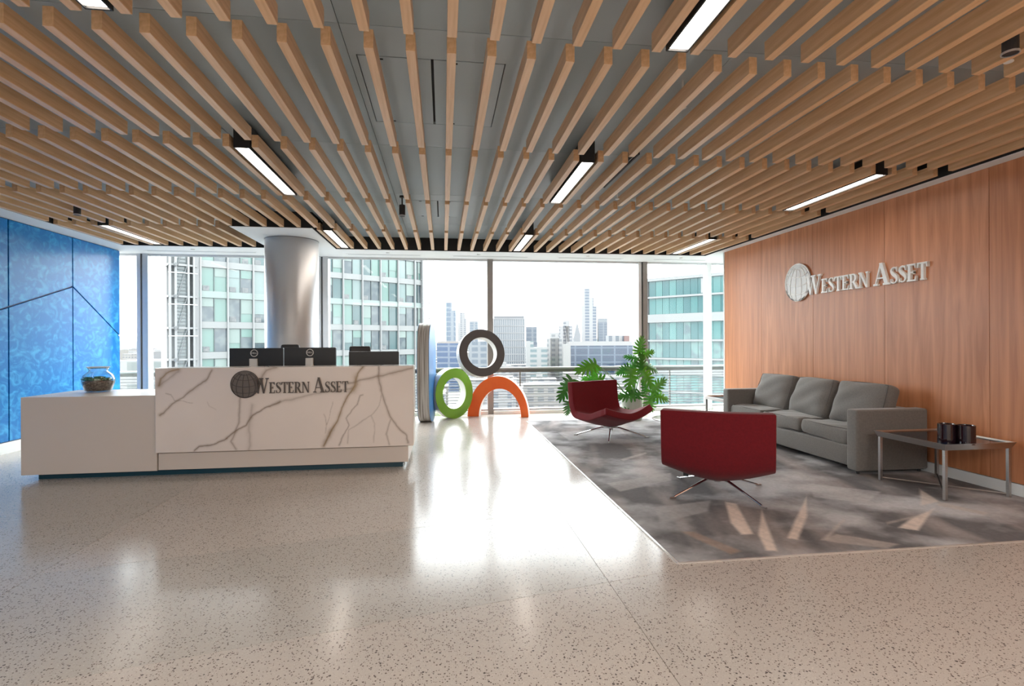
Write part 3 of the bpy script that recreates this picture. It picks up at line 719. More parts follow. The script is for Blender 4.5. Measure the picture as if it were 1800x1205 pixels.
ring_piece('ring_sculpture', (.665, 8.66, .715), .400, .262, .17, math.radians(14), math.radians(-10), rc('grey_face', (.085, .08, .082), (.10, .095, .095)), 'dark grey-faced ring sculpture resting on top of the green ring and orange arch')
ring_piece('arch_sculpture', (.93, 8.93, 0), .70, .485, .17, math.radians(-16), 0, rc('orange_face', (.90, .13, .012), (.95, .16, .015)), 'bright orange-faced arch sculpture standing on the floor', half=True, sx=.76, roff=.035)

# ================================================================== CARPET
cp = empty('carpet', (3.0, 5.6, 0)); tag(cp, 'dark grey patterned inset carpet under the seating group', 'carpet')
def cC(p): return atz(900 + p[0] / 2, 700 + p[1] / 2, 0).to_2d()
BL = [([(748, 365), (790, 372), (850, 480), (806, 482), (768, 440)], (.45, .375, .325), .9),
      ([(878, 395), (935, 540), (892, 538), (864, 480)], (.45, .375, .325), .85),
      ([(1035, 348), (1040, 415), (1006, 500), (966, 494), (996, 425)], (.45, .375, .325), .85),
      ([(1485, 388), (1430, 468), (1356, 457), (1402, 424)], (.45, .375, .325), .85),
      ([(1432, 318), (1505, 365), (1436, 380)], (.40, .34, .30), .7),
      ([(1165, 424), (1172, 432), (1110, 500), (1085, 500)], (.34, .29, .26), .6),
      ([(1085, 500), (1140, 478), (1365, 515), (1320, 530), (1150, 512)], (.30, .26, .235), .6),
      ([(590, 470), (640, 470), (810, 540), (770, 552), (650, 500)], (.22, .15, .11), .55),
      ([(500, 385), (700, 360), (690, 400), (520, 440)], (.24, .225, .22), .5),
      ([(330, 300), (560, 262), (560, 290), (380, 330)], (.27, .25, .24), .5),
      ([(1040, 300), (1300, 330), (1250, 370), (1060, 350)], (.30, .285, .28), .45),
      ([(1500, 365), (1680, 405), (1660, 412), (1490, 378)], (.30, .26, .23), .6),
      ([(1310, 438), (1500, 395), (1502, 402), (1320, 446)], (.30, .26, .23), .5),
      ([(380, 215), (470, 190), (475, 196), (390, 222)], (.30, .27, .25), .6),
      ([(700, 250), (900, 230), (980, 300), (760, 320)], (.27, .255, .25), .4),
      ([(160, 120), (380, 105), (400, 125), (200, 150)], (.26, .25, .245), .4)]
BLW = [([cC(p) for p in pl], c, s) for pl, c, s in BL]
def carpet_col(u, v):
    a = vnoise(u * .35 + v * 1.1 + 3, v * .35 - u * .9, 2.2, 11, 5); b = vnoise(u * 1.2 - v * .3, (v * 1.1 + u * .2) * .3, 3.2, 12, 4); c = vnoise(u, v, 1.1, 14, 3); g = vnoise(u, v, 55, 13, 2)
    t = np.clip((a - .42) * 3.2, 0, 1); t2 = np.clip((b - .5) * 3.0, 0, 1)
    col = np.array([.082, .077, .078]) * (1 - t[:, None]) + np.array([.29, .285, .29]) * t[:, None]
    col = col * (1 - .5 * t2[:, None]) + np.array([.29, .25, .235]) * .5 * t2[:, None]
    col = col * (.8 + .4 * c[:, None])
    st = vnoise(u * 14 + v * 3, v * 1.4, 1.5, 17, 3)
    for pl, cc, s in BLW:
        P = [Vector(p) for p in pl]; ar = sum(P[i].x * P[(i + 1) % len(P)].y - P[(i + 1) % len(P)].x * P[i].y for i in range(len(P)))
        if ar < 0: P = P[::-1]
        d = np.full_like(u, 9.)
        for i in range(len(P)):
            e = (P[(i + 1) % len(P)] - P[i]).normalized(); d = np.minimum(d, (v - P[i].y) * e.x - (u - P[i].x) * e.y)
        k = s * np.clip(d / .022 + .3, 0, 1) * np.clip(.55 + .8 * st, 0, 1); col = col * (1 - k[:, None]) + np.array(cc) * k[:, None]
    return col * 1.65 * (.88 + .24 * g[:, None])
CX0, CX1, CY0, CY1 = 1.345, XR - .008, 2.86, 8.34
o = grid_mesh('carpet_pile', np.arange(CX0, CX1, .0125), np.arange(CY0, CY1, .0125), lambda u, v: np.stack([u - 3.0, v - 5.6, np.full_like(u, .006)], 1), carpet_col, M_CARPET, cp)
sd = o.modifiers.new('thick', 'SOLIDIFY'); sd.thickness = .0055; sd.offset = -1
MB().box(CX0 - .014 - 3, CX0 - .001 - 3, CY0 - .014 - 5.6, CY1 - 5.6, 0, .007).build('edge_trim', M_ALU_TRIM, cp)
MB().box(CX0 - 3, CX1 - 3, CY0 - .014 - 5.6, CY0 - .001 - 5.6, 0, .007).build('edge_trim', M_ALU_TRIM, cp)

# ================================================================== SOFA
GZ = .0065
so = empty('sofa', (4.27, 5.665, GZ)); tag(so, 'dark grey fabric three-seat sofa with loose cushions against the cherry wall', 'sofa')
def cushion(name, size, loc, rot, m, parent, puff=.25, pipe=True, seed=0, edge=.62):
    """soft cushion: subdivided box inflated with noise"""
    bm = bmesh.new(); bmesh.ops.create_cube(bm, size=1); bmesh.ops.subdivide_edges(bm, edges=bm.edges[:], cuts=11, use_grid_fill=True)
    rng = random.Random(seed); ph = [rng.random() * 6 for _ in range(6)]
    sx, sy, sz = size
    for v in bm.verts:
        x, y, z = v.co * 2
        thick = (1 - abs(x) ** 4) * (1 - abs(y) ** 4)            # puffy in the middle of the big faces
        zz = z * (edge + (1 - edge) * max(0, thick) ** .5) + z * puff * max(0, thick) * .5
        ww = .012 * math.sin(3 * x + ph[0]) * math.cos(2.5 * y + ph[1]) + .006 * math.sin(7 * x + 5 * y + ph[2])
        rx = 1 - .045 * (abs(z) ** 2) - .02 * y * y; ry = 1 - .045 * (abs(z) ** 2) - .02 * x * x
        v.co = (x * sx / 2 * rx, y * sy / 2 * ry, zz * sz / 2 + ww * (1 if abs(z) > .5 else .4))
    me = bpy.data.meshes.new(name); bm.to_mesh(me); bm.free(); me.materials.append(m); me.polygons.foreach_set('use_smooth', [True] * len(me.polygons))
    o = bpy.data.objects.new(name, me); COL.objects.link(o); o.parent = parent; o.location = loc; o.rotation_euler = rot
    s = o.modifiers.new('sub', 'SUBSURF'); s.levels = 1; s.render_levels = 1
    if pipe:
        mb = MB(); n = 40; path = []
        for s_ in (-1, 1):
            path = []
            for k in range(n + 1):
                a = 2 * math.pi * k / n + .001; c_, d_ = math.cos(a), math.sin(a); q = max(abs(c_), abs(d_)) ** .85
                path.append((c_ / q * sx / 2 * .955, d_ / q * sy / 2 * .955, s_ * sz / 2 * (.60 if edge < .7 else .88)))
            mb.tube(path, .0035, 5, cap=False)
        mb.build('piping', M_PIPE, o, smooth=True)
    return o
# local coordinates: x toward wall, y along the sofa; origin at floor centre
Lh = 1.195
def sb(name, x0, x1, y0, y1, z0, z1, b=.018, m=M_GREY): return MB().box(x0, x1, y0, y1, z0, z1).build(name, m, so, bevel=b, bseg=4)
sb('base', -.355, .36, -Lh + .13, Lh - .13, .055, .255)
sb('armrest', -.38, .385, -Lh, -Lh + .135, .03, .615, .022)
sb('armrest', -.38, .385, Lh - .135, Lh, .03, .615, .022)
sb('back_frame', .22, .385, -Lh + .13, Lh - .13, .06, .60, .03)
for i in range(3):
    y = -.71 + .71 * i
    cushion('seat_cushion', (.60, .705, .165), (-.06, y, .335), (0, 0, 0), M_GREY, so, .10, True, i, .86)
for i, (y, rz) in enumerate(((-.72, .03), (-.01, -.04), (.70, .05))):
    cushion('back_cushion', (.47, .66, .21), (.10, y, .605), (0, math.radians(-70), rz), M_GREY, so, .35, True, 10 + i)
for x in (-.33, .33):
    for y in (-Lh + .05, Lh - .05): MB().tube([(x, y, 0), (x, y, .05)], [.014, .018], 10).build('leg', M_BLK2, so)

# ================================================================== LOUNGE CHAIRS
def lounge_chair(x, y, face, lab):
    """face: direction vector the sitter looks towards; local -y is the front"""
    rz = math.atan2(face[1], face[0]) + math.pi / 2
    t = empty('lounge_chair', (x, y, GZ), rz)
    prof = cr([(.40, .725), (.392, .62), (.380, .50), (.364, .38), (.325, .265), (.23, .198), (.09, .180), (-.08, .192), (-.22, .24), (-.34, .28), (-.41, .315)], 4)
    nU = len(prof); nV = 14; Wd = .415; bm = bmesh.new(); V = []
    for i, p in enumerate(prof):
        s = i / (nU - 1); q0 = prof[max(i - 1, 0)]; q1 = prof[min(i + 1, nU - 1)]
        d = np.array(q1) - np.array(q0); d /= np.linalg.norm(d); nrm = np.array([-d[1], d[0]])
        if nrm[1] < 0: nrm = -nrm
        if i < nU * .3 and nrm[0] > 0: nrm = -nrm                  # towards the sitter
        row = []
        for j in range(nV + 1):
            v = -1 + 2 * j / nV
            wdt = Wd * (1 - .05 * max(0, .25 - s) * 4 * 0 - .03 * (s > .9) * 1)
            lift = abs(v) ** 1.6 * (.040 + .070 * min(1, max(0, (s - .25) / .3)))
            edge = .02 * abs(v) ** 6
            row.append(bm.verts.new((v * wdt * (1.0 if s < .3 else 1.0), p[0] + nrm[0] * lift - (0 if s < .95 else 0), p[1] + nrm[1] * lift + edge * 0)))
        V.append(row)
    for a, b in zip(V, V[1:]):
        for j in range(nV): bm.faces.new((a[j], a[j + 1], b[j + 1], b[j]))
    me = bpy.data.meshes.new('shell'); bmesh.ops.recalc_face_normals(bm, faces=bm.faces); bm.to_mesh(me); bm.free(); me.materials.append(M_RED)
    me.polygons.foreach_set('use_smooth', [True] * len(me.polygons))
    o = bpy.data.objects.new('seat_shell', me); COL.objects.link(o); o.parent = t
    s_ = o.modifiers.new('thick', 'SOLIDIFY'); s_.thickness = .095; s_.offset = 0
    b_ = o.modifiers.new('round', 'BEVEL'); b_.width = .040; b_.segments = 4; b_.limit_method = 'ANGLE'; b_.angle_limit = math.radians(50)
    MB().lathe([(0, .14), (.10, .14), (.10, .125), (.03, .12), (.03, .09), (0, .09)], 24).build('hub', M_STEEL, t)
    for k in range(4):
        a = math.radians(45 + 90 * k); c, s = math.cos(a), math.sin(a)
        lg = MB().tube([(c * .02, s * .02, .125), (c * .12, s * .12, .118), (c * .40, s * .40, .030), (c * .455, s * .455, .012)], [.013, .0115, .0095, .009], 8).build('leg', M_CHROME, t)
        MB().tube([(c * .44, s * .44, .007), (c * .50, s * .50, .007)], .0068, 8).build('foot_pad', M_STEEL, lg)
    MB().box(.22, .26, .16, .20, .155, .20).build('swivel_lever', M_BLK2, t)
    tag(t, lab, 'armchair', 'red lounge chairs on the carpet'); return t
lounge_chair(2.24, 6.80, (.40, -.91), 'red upholstered armless lounge chair facing the viewer, in front of the plant')
lounge_chair(2.30, 4.15, (.50, .87), 'dark red lounge chair seen from behind, nearest on the carpet')

# ================================================================== SIDE TABLES
def side_table(x0, x1, y0, y1, lab):
    cx_, cy_ = (x0 + x1) / 2, (y0 + y1) / 2; t = empty('side_table', (cx_, cy_, GZ)); w2, d2 = (x1 - x0) / 2, (y1 - y0) / 2; Z = .450
    # flared steel tray rim, mitred at the corners
    for (ax, ay, bx_, by) in ((-1, -1, 1, -1), (1, -1, 1, 1), (1, 1, -1, 1), (-1, 1, -1, -1)):
        mb = MB(); q = []
        for (sx_, sy_) in ((ax, ay), (bx_, by)):
            q.append([(sx_ * w2, sy_ * d2, Z), (sx_ * (w2 - .022), sy_ * (d2 - .022), Z - .052), (sx_ * (w2 - .034), sy_ * (d2 - .034), Z - .052), (sx_ * (w2 - .012), sy_ * (d2 - .012), Z)])
        A = [mb.bm.verts.new(p) for p in q[0]]; B = [mb.bm.verts.new(p) for p in q[1]]
        for i in range(4): mb.bm.faces.new((A[i], A[(i + 1) % 4], B[(i + 1) % 4], B[i]))
        mb.bm.faces.new(A); mb.bm.faces.new(B[::-1]); mb.build('tray_rim', M_STEEL, t)
    MB().box(-w2 + .016, w2 - .016, -d2 + .016, d2 - .016, Z - .022, Z - .012).build('glass_top', M_TGLASS, t)
    for sx_ in (-1, 1):
        for sy_ in (-1, 1):
            X, Y = sx_ * (w2 - .035), sy_ * (d2 - .035)
            MB().box(X - .0125, X + .0125, Y - .0125, Y + .0125, 0, Z - .04).build('leg', M_STEEL, t, bevel=.002)
    for s in (-1, 1):
        a = Vector((-(w2 - .045), -s * (d2 - .045), .03 + .004 * s)); b = Vector((w2 - .045, s * (d2 - .045), .03 + .004 * s))
        MB().tube([a, b], .006, 6).build('cross_stretcher', M_BLK2 if s > 0 else M_STEEL, t)
    tag(t, lab, 'side table', 'steel side tables at the sofa ends')
side_table(3.93, 4.585, 3.63, 4.32, 'steel-framed side table with black glass top at the near end of the sofa')
side_table(3.95, 4.605, 6.885, 7.53, 'steel side table at the far end of the sofa near the window')
for (x, y, lab) in ((*atz(1664, 774, .456).to_2d(), 'dark smoked-glass candle holder, left of the pair on the near side table'), (*atz(1698.5, 777, .456).to_2d(), 'dark smoked-glass candle holder, right of the pair on the near side table')):
    t = empty('candle_holder', (x, y, GZ + .438)); r = .061
    MB().lathe([(0, 0), (r, 0), (r, .15), (r - .006, .152), (r - .008, .145), (r - .008, .05), (0, .05)], 32).build('cup', M_CANDLE, t, smooth=False)
    MB().lathe([(0, .051), (r - .012, .051), (r - .012, .10), (0, .104)], 24).build('candle', mat('dark_wax', (.03, .01, .012), .5), t)
    for p in t.children: pass
    tag(t, lab, 'candle holder', 'candle holders on the near side table')
# low white round coffee table behind the near chair
t = empty('coffee_table', (3.0, 6.28, GZ)); tag(t, 'low round white coffee table mostly hidden behind the nearest red chair', 'coffee table')
MB().lathe([(0, .30), (.35, .30), (.365, .292), (.355, .284), (.05, .278), (0, .278)], 48).build('table_top', mat('gloss_white', (.85, .85, .85), .15), t, smooth=True)
MB().lathe([(.05, .278), (.03, .25), (.022, .15), (.04, .05), (.20, .012), (.21, 0), (0, 0)], 32).build('pedestal', MATS['gloss_white'], t, smooth=True)

# ================================================================== MONSTERA
pl = empty('potted_monstera', (3.07, 8.2, GZ)); tag(pl, 'tall potted monstera with large split green leaves beside the window', 'potted plant')
MB().lathe([(0, 0), (.15, 0), (.175, .30), (.18, .36), (.165, .36), (.155, .30), (0, .30)], 32).build('pot', mat('pale_pot', (.42, .45, .38), .3), pl, smooth=False)
MB().lathe([(.0, .30), (.156, .30), (0, .315)], 24).build('soil', M_SOIL, pl)
def leaf_mesh(L, Wd, n=7, seed=0):
    rng = random.Random(seed); bm = bmesh.new()
    def z_at(x, y): return -.30 * (y / Wd) ** 2 * Wd - .22 * (x / L) ** 2 * L
    def add(pts):
        vs = [bm.verts.new((x, y, z_at(x, y))) for x, y in pts]; bm.faces.new(vs)
    for s in (-1, 1):
        for i in range(n):
            u = i / (n - 1); x0 = -.02 * L + u * L * .86; x1 = x0 + L * .86 / (n - 1) * 1.0
            ang = math.radians(118 - 96 * u + rng.uniform(-5, 5)); ln = Wd * (.70 + .42 * math.sin(math.pi * (.18 + u * .66))) * (1 - .30 * u) * rng.uniform(.92, 1.06)
            dx, dy = math.cos(ang), math.sin(ang); wx = (x1 - x0)
            segs = [(0, 1.0), (.30, .98), (.60, .92), (.85, .60), (1.0, .10)]
            A, B = [], []
            for t_, ww in segs:
                cxx = (x0 + x1) / 2 + dx * ln * t_ + .10 * ln * t_ * t_; cyy = dy * ln * t_
                hw = wx / 2 * ww * (1.0 if t_ < .3 else 1.15)
                A.append((cxx - hw * abs(dy) , s * (cyy + hw * dx * .6 + .003))); B.append((cxx + hw * abs(dy), s * (cyy - hw * dx * .6 + .003)))
            if s > 0:
                for k in range(4): add([A[k], B[k], B[k + 1], A[k + 1]])
            else:
                for k in range(4): add([A[k + 1], B[k + 1], B[k], A[k]])
    # blade around the midrib
    for s in (-1, 1):
        P = [(-.03 * L, 0), (-.06 * L, s * .16 * Wd), (.25 * L, s * .24 * Wd), (.6 * L, s * .15 * Wd), (.85 * L, s * .07 * Wd), (1.0 * L, 0)]
        for k in range(1, len(P) - 1): add([P[0] if k == 1 else (P[k][0], 0), P[k], P[k + 1], (P[k + 1][0], 0)] if s > 0 else [(P[k + 1][0], 0), P[k + 1], P[k], P[0] if k == 1 else (P[k][0], 0)])
    bmesh.ops.remove_doubles(bm, verts=bm.verts[:], dist=.0005)
    me = bpy.data.meshes.new('leaf'); bm.to_mesh(me); bm.free(); return me
LV = [  # photo position of leaf base, tip direction in the photo (dx,dy), length m, depth Y, toward-camera tilt, bright
    (1122, 622, (.1, -1), .30, 8.15, .5, 1), (1128, 625, (.9, -.35), .26, 8.2, .3, 1), (1120, 632, (-.7, -.3), .24, 8.25, .6, 0),
    (1125, 655, (.05, -.9), .34, 8.1, .9, 0), (1128, 640, (.85, .25), .34, 8.15, .6, 0), (1118, 640, (-.75, .5), .30, 8.2, .7, 0),
    (1130, 652, (.55, .9), .36, 8.05, .4, 1), (1112, 650, (-.15, 1), .40, 8.05, .3, 1), (1105, 645, (-.9, .55), .26, 8.25, .5, 0),
    (1048, 640, (-1, .25), .40, 8.1, .5, 1), (1050, 646, (-.5, .9), .22, 8.15, .5, 1), (1060, 668, (-1, -.1), .36, 8.1, .3, 1), (1035, 672, (.9, .2), .22, 8.0, .4, 0),
    (1006, 668, (-.55, .85), .42, 8.05, .4, 0), (1000, 706, (.1, 1), .28, 8.0, .3, 0), (1012, 672, (-.9, .1), .26, 8.2, .5, 0),
    (1118, 692, (-.85, .1), .34, 8.05, .6, 0), (1125, 690, (-.4, .85), .26, 8.0, .5, 0), (1146, 690, (.6, -.75), .32, 8.0, .6, 1), (1146, 694, (.95, .2), .34, 8.0, .4, 1),
    (1142, 697, (.25, .95), .34, 7.98, .3, 1), (1138, 690, (-.3, -.7), .26, 8.1, .8, 0), (1105, 722, (-.9, .1), .24, 8.05, .6, 0)]
root = Vector((0, 0, .31))
for i, (px, py, d, L, Y, tilt, br) in enumerate(LV):
    P = atY(px, py, Y); loc = P - Vector((3.07, 8.2, 0))
    L *= .82; me = leaf_mesh(L, L * .44, 7, i); me.materials.append(M_LEAF2 if br else M_LEAF); me.polygons.foreach_set('use_smooth', [True] * len(me.polygons))
    o = bpy.data.objects.new('leaf', me); COL.objects.link(o); o.parent = pl
    X = Vector((d[0], -.35 + .3 * (i % 3), -d[1])).normalized(); N = Vector((.15 * ((i % 5) - 2), -1, tilt)).normalized(); Yv = N.cross(X).normalized(); N = X.cross(Yv).normalized()
    o.matrix_local = Matrix.Translation(loc) @ Matrix((X, Yv, N)).transposed().to_4x4()
    mid = (root + loc) / 2 + Vector((0, .02, .12)); a = root + Vector((.03 * math.cos(i), .03 * math.sin(i), -.01))
    q = [a.lerp(mid, t).lerp(mid.lerp(loc, t), t) for t in (0, .2, .4, .6, .8, 1)]
    MB().tube(q, [.008, .0075, .007, .006, .005, .0045], 6).build('stem', M_STEM, pl, smooth=True)

# ================================================================== OUTSIDE
GND = -30.0
ft = mat('city_ground', (.07, .068, .066), .9, noise=(.02, (1, 1, 1), (.105, .10, .096), .35, .65))
g = struct(box('ground', -2500, 2500, 12, 4000, GND - 1, GND, ft)); g.name = 'ground'
# ---- building A: glass office block across the street
PA = Vector((-30.5, 70.6, 0)); PB = Vector((-7.3, 87.3, 0)); dA = (PB - PA).normalized(); nA = Vector((dA.y, -dA.x, 0))
ang = math.atan2(dA.y, dA.x); bA = empty('office_block', (PA.x, PA.y, GND), ang)
tag(bA, 'white and green-glass office block filling the left windows behind the desk', 'building')
M_SPAN = rc('spandrel_white', (.68, .72, .72), outdoor=True); M_SPG = rc('spandrel_mint', (.62, .80, .76), outdoor=True); M_FIN = rc('fin_white', (.74, .76, .77), outdoor=True)
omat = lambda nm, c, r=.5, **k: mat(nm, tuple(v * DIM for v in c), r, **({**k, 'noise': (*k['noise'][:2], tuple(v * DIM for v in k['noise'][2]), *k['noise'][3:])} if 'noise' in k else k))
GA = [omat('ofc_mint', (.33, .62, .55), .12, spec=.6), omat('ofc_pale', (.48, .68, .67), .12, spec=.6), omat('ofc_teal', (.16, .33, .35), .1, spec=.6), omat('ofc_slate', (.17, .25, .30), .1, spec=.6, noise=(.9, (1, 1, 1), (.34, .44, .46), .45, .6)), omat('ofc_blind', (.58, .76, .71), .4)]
Z0 = 1.28 + 2.85 - GND; LEN = 33.0
MB().box(.0, LEN, .6, 22, 0, Z0 + 3.9 * 4 + 3).build('core', omat('ofc_core', (.30, .38, .40), .5), bA)
fins = [0.0, 3.12, 6.25, 9.4, 12.6, 15.8, 19.0, 22.15, 25.3, 28.5, 31.7]
random.seed(21); pane_mesh = {}
for fl_ in range(-9, 5):
    z = Z0 + 3.9 * fl_
    if z < 0: continue
    MB().box(-.2, LEN, -.12, .7, z + 3.05, z + 3.9).build('spandrel', M_SPAN if fl_ % 3 else M_SPG, bA)
    vis = -3 <= fl_ <= 3
    if not vis:
        o = MB().box(0, LEN, .1, .3, z, z + 3.05).build('glazing_band', GA[1], bA); continue
    for a, b in zip(fins, fins[1:] + [LEN]):
        m_ = (a + b) / 2
        for x0, x1 in ((a + .08, m_ - .03), (m_ + .03, b - .08)):
            k = random.choice([0, 0, 1, 2, 3, 3]); MB().box(x0, x1, .10, .16, z + .02, z + 3.03).build('window_pane', GA[k], bA)
            if random.random() < .5:
                h_ = random.choice([1.1, 1.9, 1.9, 2.3]); MB().box(x0 + .05, x1 - .05, .03, .10, z + 3.03 - h_, z + 3.03).build('blind', GA[random.choice([0, 4, 4, 1])], bA)
            if random.random() < .3:
                MB().box(x0 + .2, x1 - .5, .03, .10, z + .05, z + .7).build('desk_clutter', rc('clutter', (.6, .62, .62), (.25, .3, .33), outdoor=True), bA)
for x in fins: MB().box(x - .09, x + .09, -.35, .1, 0, Z0 + 18).build('fin', M_FIN, bA)
for a, b in zip(fins, fins[1:] + [LEN]): MB().box((a + b) / 2 - .03, (a + b) / 2 + .03, -.05, .1, 0, Z0 + 18).build('mullion', rc('dark_mull', (.20, .26, .27), outdoor=True), bA)
# stair tower at its left corner
st = MB()
for x in (-.75, -1.35, -2.7, -3.3): st.box(x - .11, x + .11, -.4, -.15, 0, Z0 + 18)
st.build('tower_post', M_FIN, bA)
MB().box(-.70, -.05, -.1, .6, 0, Z0 + 18).build('corner_pier', M_FIN, bA)
MB().box(-2.6, -1.45, .2, .3, 0, Z0 + 18).build('tower_glazing', omat('tower_glass', (.75, .88, .90), .1), bA)
MB().box(-3.3, -.1, 1.8, 5.5, 0, Z0 + 18).build('tower_core', rc('tower_core', (.82, .85, .85), outdoor=True), bA)
for fl_ in range(-8, 5):
    z = Z0 + 3.9 * fl_ + 2.9
    if z < 0: continue
    MB().box(-3.5, -.4, -.3, 1.8, z, z + .22).build('tower_landing', M_FIN, bA)
    MB().box(-3.5, -.4, -.42, -.36, z - .9, z - .84).build('tower_rail', M_ALU, bA)
    MB().box(-2.9, -2.65, -.75, -.3, z - .1, z + .3).build('tower_bracket', rc('steel_grey', (.35, .38, .4), outdoor=True), bA)
    if fl_ >= -3:
        MB().tube([(-2.5, -.3, z), (-1.5, -.3, z + 3.9)], .05, 5).build('stair_stringer', rc('steel_grey', (.35, .38, .4), outdoor=True), bA)
        for q in range(9): MB().box(-2.45, -1.5, .0, .06, z + .43 * q, z + .43 * q + .12).build('stair_tread', rc('tread', (.30, .36, .38), outdoor=True), bA)
# ladder-like outriggers at its right corner
for fl_ in range(-8, 5):
    z = Z0 + 3.9 * fl_
    if z < 0: continue
    MB().box(LEN - .2, LEN + 3.0, -.3, -.22, z, z + .1).build('outrigger', M_FIN, bA)
    for q in range(4): MB().box(LEN + .6, LEN + 2.4, -.32, -.24, z + .8 * q + .5, z + .8 * q + .56).build('louvre', rc('louvre_grey', (.55, .57, .58), outdoor=True), bA)
for x in (LEN + .6, LEN + 1.5, LEN + 2.4): MB().box(x - .04, x + .04, -.3, -.2, 0, Z0 + 18).build('outrigger_post', M_FIN, bA)
MB().box(LEN, LEN + .3, -.5, .3, 0, Z0 + 18).build('corner_post', M_FIN, bA)

# ---- building B: teal glass office at right
P0 = Vector((17.65, 43.06, 0)); P1 = Vector((21.0, 39.185, 0)); dB = (P1 - P0).normalized()
bB = empty('office_block', (P0.x, P0.y, GND), math.atan2(dB.y, dB.x)); tag(bB, 'teal glass office building seen through the rightmost window behind the plant', 'building')
GB = [omat('teal_a', (.10, .42, .42), .10, spec=.6), omat('teal_b', (.15, .49, .48), .10, spec=.6), omat('teal_c', (.07, .31, .33), .10, spec=.6), omat('teal_d', (.26, .54, .52), .12, spec=.6, noise=(1.6, (1, 1, 1), (.16, .30, .34), .45, .6))]
LB = 13.0; MB().box(.05, LB, .35, 9, 0, 6.55 - GND).build('core', omat('teal_core', (.15, .28, .30), .5), bB)
bandsB = [(6.46, 6.72, 1), (4.99, 5.14, 1), (2.92, 3.61, 1), (1.30, 1.45, 1), (-.22, -.08, 1), (-1.45, -.95, 1), (-2.95, -2.8, 1), (-4.9, -4.3, 1), (-6.4, -6.25, 1)]
for a, b, _ in bandsB: MB().box(-.12, LB, -.10, .4, a - GND, b - GND).build('spandrel', M_SPAN, bB)
MB().box(-.3, -.08, -.12, .6, 0, 6.6 - GND).build('corner_post', M_FIN, bB)
random.seed(5)
for (a, _, _), (c_, d_, _) in zip(bandsB, bandsB[1:]):
    k = 0; x = 0.
    while x < LB - .6 and x < 8.5:
        up = a > 3
        MB().box(x + .012, x + .60, .05, .12, d_ - GND + .01, a - GND - .01).build('window_pane', random.choice(GB[:3] if up else GB[1:] + GB[3:]), bB)
        x += .612
MB().box(8.5, LB, .05, .12, 0, 6.4 - GND).build('glazing_band', GB[1], bB)
MB().box(0, LB, .06, .12, 0, -6.4 - GND).build('lower_glazing', GB[1], bB)
MB().box(4.55, 5.0, .0, .05, 5.2 - GND, 6.4 - GND).build('white_door_panel', M_FIN, bB)
MB().tube([(-.1, -.3, 7.05 - GND), (LB, -.3, 7.05 - GND)], .03, 6).build('roof_rail', M_ALU, bB)
for k in range(10): MB().tube([(k * 1.3, -.3, 6.7 - GND), (k * 1.3, -.3, 7.05 - GND)], .02, 5).build('roof_rail_post', M_ALU, bB)

# ---- skyline: each tower its own thing, placed at its own distance; far towers have haze mixed into their colours
def facade_mat(name, frame, glass, nx, nz, fx=.25, fz=.25, rough=.4):
    """window grid in object space for facades too far away to pick apart; nx, nz cells per metre"""
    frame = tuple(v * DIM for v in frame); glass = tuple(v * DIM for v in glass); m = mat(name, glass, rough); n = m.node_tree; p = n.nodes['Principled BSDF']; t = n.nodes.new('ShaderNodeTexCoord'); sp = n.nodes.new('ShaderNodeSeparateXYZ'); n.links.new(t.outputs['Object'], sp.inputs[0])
    def cell(out, k, f):
        a = n.nodes.new('ShaderNodeMath'); a.operation = 'MULTIPLY'; a.inputs[1].default_value = k; n.links.new(out, a.inputs[0])
        b = n.nodes.new('ShaderNodeMath'); b.operation = 'FRACT'; n.links.new(a.outputs[0], b.inputs[0])
        c = n.nodes.new('ShaderNodeMath'); c.operation = 'LESS_THAN'; c.inputs[1].default_value = f; n.links.new(b.outputs[0], c.inputs[0]); return c.outputs[0]
    ad = n.nodes.new('ShaderNodeMath'); ad.operation = 'ADD'; n.links.new(sp.outputs[0], ad.inputs[0]); n.links.new(sp.outputs[1], ad.inputs[1])
    mxm = n.nodes.new('ShaderNodeMath'); mxm.operation = 'MAXIMUM'; n.links.new(cell(ad.outputs[0], nx, fx), mxm.inputs[0]); n.links.new(cell(sp.outputs[2], nz, fz), mxm.inputs[1])
    mi = n.nodes.new('ShaderNodeMix'); mi.data_type = 'RGBA'; mi.inputs[6].default_value = (*glass, 1); mi.inputs[7].default_value = (*frame, 1)
    n.links.new(mxm.outputs[0], mi.inputs[0]); n.links.new(mi.outputs[2], p.inputs['Base Color']); return m
WHT, PALE = (.82, .82, .84), (.62, .66, .72)
